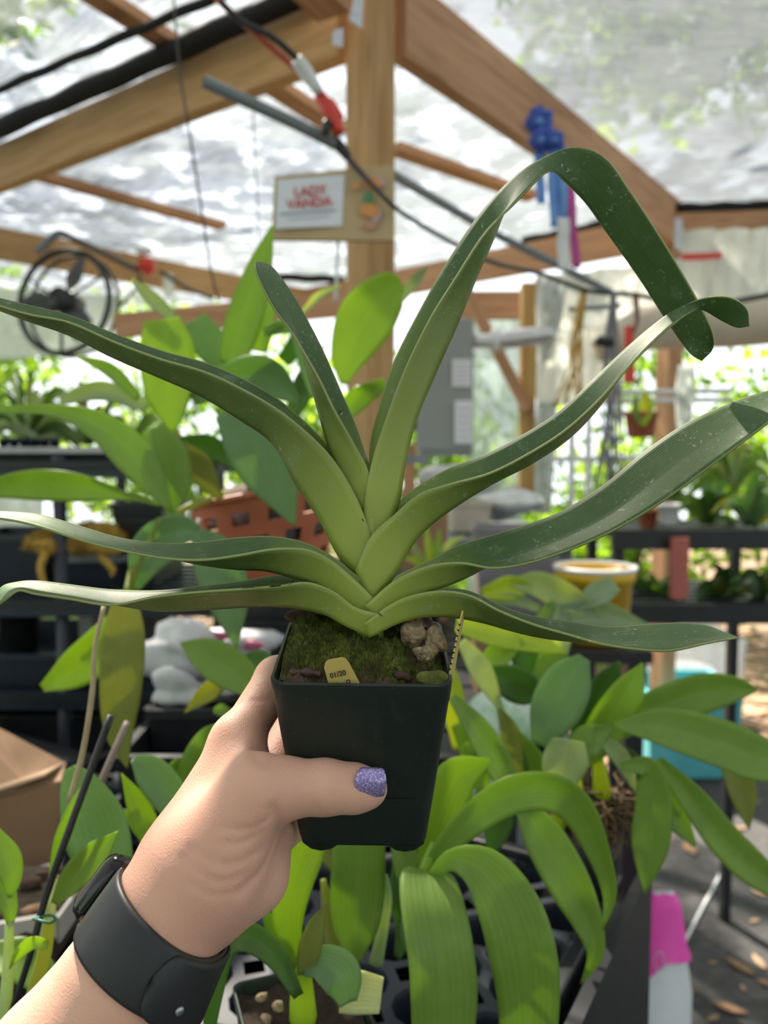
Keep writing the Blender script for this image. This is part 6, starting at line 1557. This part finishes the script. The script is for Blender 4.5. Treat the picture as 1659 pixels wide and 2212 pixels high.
# ------------------------------------------------------------------ trees outside and overhead
M_fol = [leafmat('foliage_a', (.10, .20, .03), trans=.45, rough=.5), leafmat('foliage_b', (.18, .30, .03), trans=.5, rough=.5), leafmat('foliage_c', (.05, .11, .025), trans=.4, rough=.5)]
M_trunk = mat('tree_bark', (.10, .075, .055), .9, .5, 12, bmp=.6)
def tree(c, rad, n, leafs, label, seed, base=0.0, name='tree', trunk=.08, tb=None):
    r_ = np.random.default_rng(seed); c = np.array(c, float); rad = np.array(rad, float)
    cl = r_.normal(size=(26, 3)); cl /= np.linalg.norm(cl, axis=1)[:, None]; cl *= r_.uniform(.35, 1, (26, 1)); 
    P = c + (cl[r_.integers(0, 26, n)] + r_.normal(size=(n, 3)) * .17) * rad
    a = r_.normal(size=(n, 3)); a /= np.linalg.norm(a, axis=1)[:, None]; b = np.cross(a, r_.normal(size=(n, 3))); b /= np.linalg.norm(b, axis=1)[:, None]
    s = leafs * r_.uniform(.6, 1.3, (n, 1))
    V = np.stack([P - a * s, P + b * s * .42, P + a * s, P - b * s * .42], 1).reshape(-1, 3)
    V[:, 2] = np.maximum(V[:, 2], .02)
    uv = np.tile(np.array([(0, 0), (1, .5), (0, 1), (-1, .5)]), (n, 1))
    e = empty(name, (c[0], c[1], base), label, 'tree')
    o = mesh('crown', V, np.arange(4 * n).reshape(-1, 4).tolist(), M_fol, e, uvs=uv, fmat=r_.integers(0, 3, n).tolist()); o['kind'] = 'stuff'
    tb_ = tb or (c[0], c[1])
    MB().tube([(tb_[0], tb_[1], base), (tb_[0] + .05, tb_[1], c[2] * .5), (c[0] * .6 + tb_[0] * .4, c[1] * .6 + tb_[1] * .4, c[2] * .88), (c[0], c[1], c[2])], [trunk, trunk * .8, trunk * .6, trunk * .3], 10).build('trunk', M_trunk, e, True)
for k, (x, y, z, rx, rz, lab) in enumerate([(-4.2, 7.0, 1.6, 1.5, 1.5, 'bushy tree outside at the far left'), (-1.9, 8.0, 1.7, 1.5, 1.5, 'leafy tree outside behind the fan'), (.4, 8.2, 1.5, 1.5, 1.4, 'leafy tree outside behind the centre post'), (2.3, 7.2, 1.5, 1.3, 1.5, 'bright leafy tree outside behind the wire rack'), (3.9, 6.0, 1.35, 1.4, 1.35, 'bright leafy tree outside at the far right'), (5.6, 7.5, 1.8, 1.6, 1.8, 'tall leafy tree outside beyond the right edge'), (.9, 6.0, .6, .8, .65, 'low bush outside behind the work table'), (-2.9, 5.0, .8, 1.0, .8, 'low bush outside behind the left shelf')]):
    tree((x, y, z), (rx, .9, rz), 3800, .075, lab, 100 + k)
for k, (x, y, z, r, nn, lab) in enumerate([(-3.2, 5.6, 5.6, 1.7, 2600, 'tree crown spreading over the left of the roof'), (2.6, 6.2, 5.4, 1.9, 2600, 'tree crown spreading over the right of the roof'), (3.4, .6, 5.6, 1.8, 2600, 'tree crown overhanging the roof beside the camera'), (-4.0, -1.0, 6.0, 1.6, 2200, 'tree crown overhanging the roof at the near left')]):
    tree((x, y, z), (r, r, .9), nn, .13, lab, 200 + k, 0.0, 'tree', .10, tb=((-5.4, 4.2), (5.6, 5.4), (5.2, 1.0), (-5.4, .6))[k])
for k, (x, y, z, r, lab) in enumerate([(-2.6, -3.0, 1.6, 1.5, 'added unseen tree behind the camera on the left, dimming the front light'), (0.0, -3.6, 1.7, 1.6, 'added unseen tree straight behind the camera, dimming the front light'), (2.6, -3.0, 1.6, 1.5, 'added unseen tree behind the camera on the right, dimming the front light'), (-4.6, -.4, 1.5, 1.4, 'added unseen tree left of the camera, blocking side light'), (4.6, -.2, 1.5, 1.4, 'added unseen tree right of the camera, blocking side light'), (-4.8, 3.2, 1.5, 1.4, 'added unseen tree beyond the left shelf, blocking side light'), (5.0, 3.0, 1.5, 1.4, 'added unseen tree beyond the right shelf, blocking side light')]):
    tree((x, y, z), (r, r * .8, r), 3000, .10, lab, 300 + k)  # unseen trees added around the camera to cut the frontal fill light
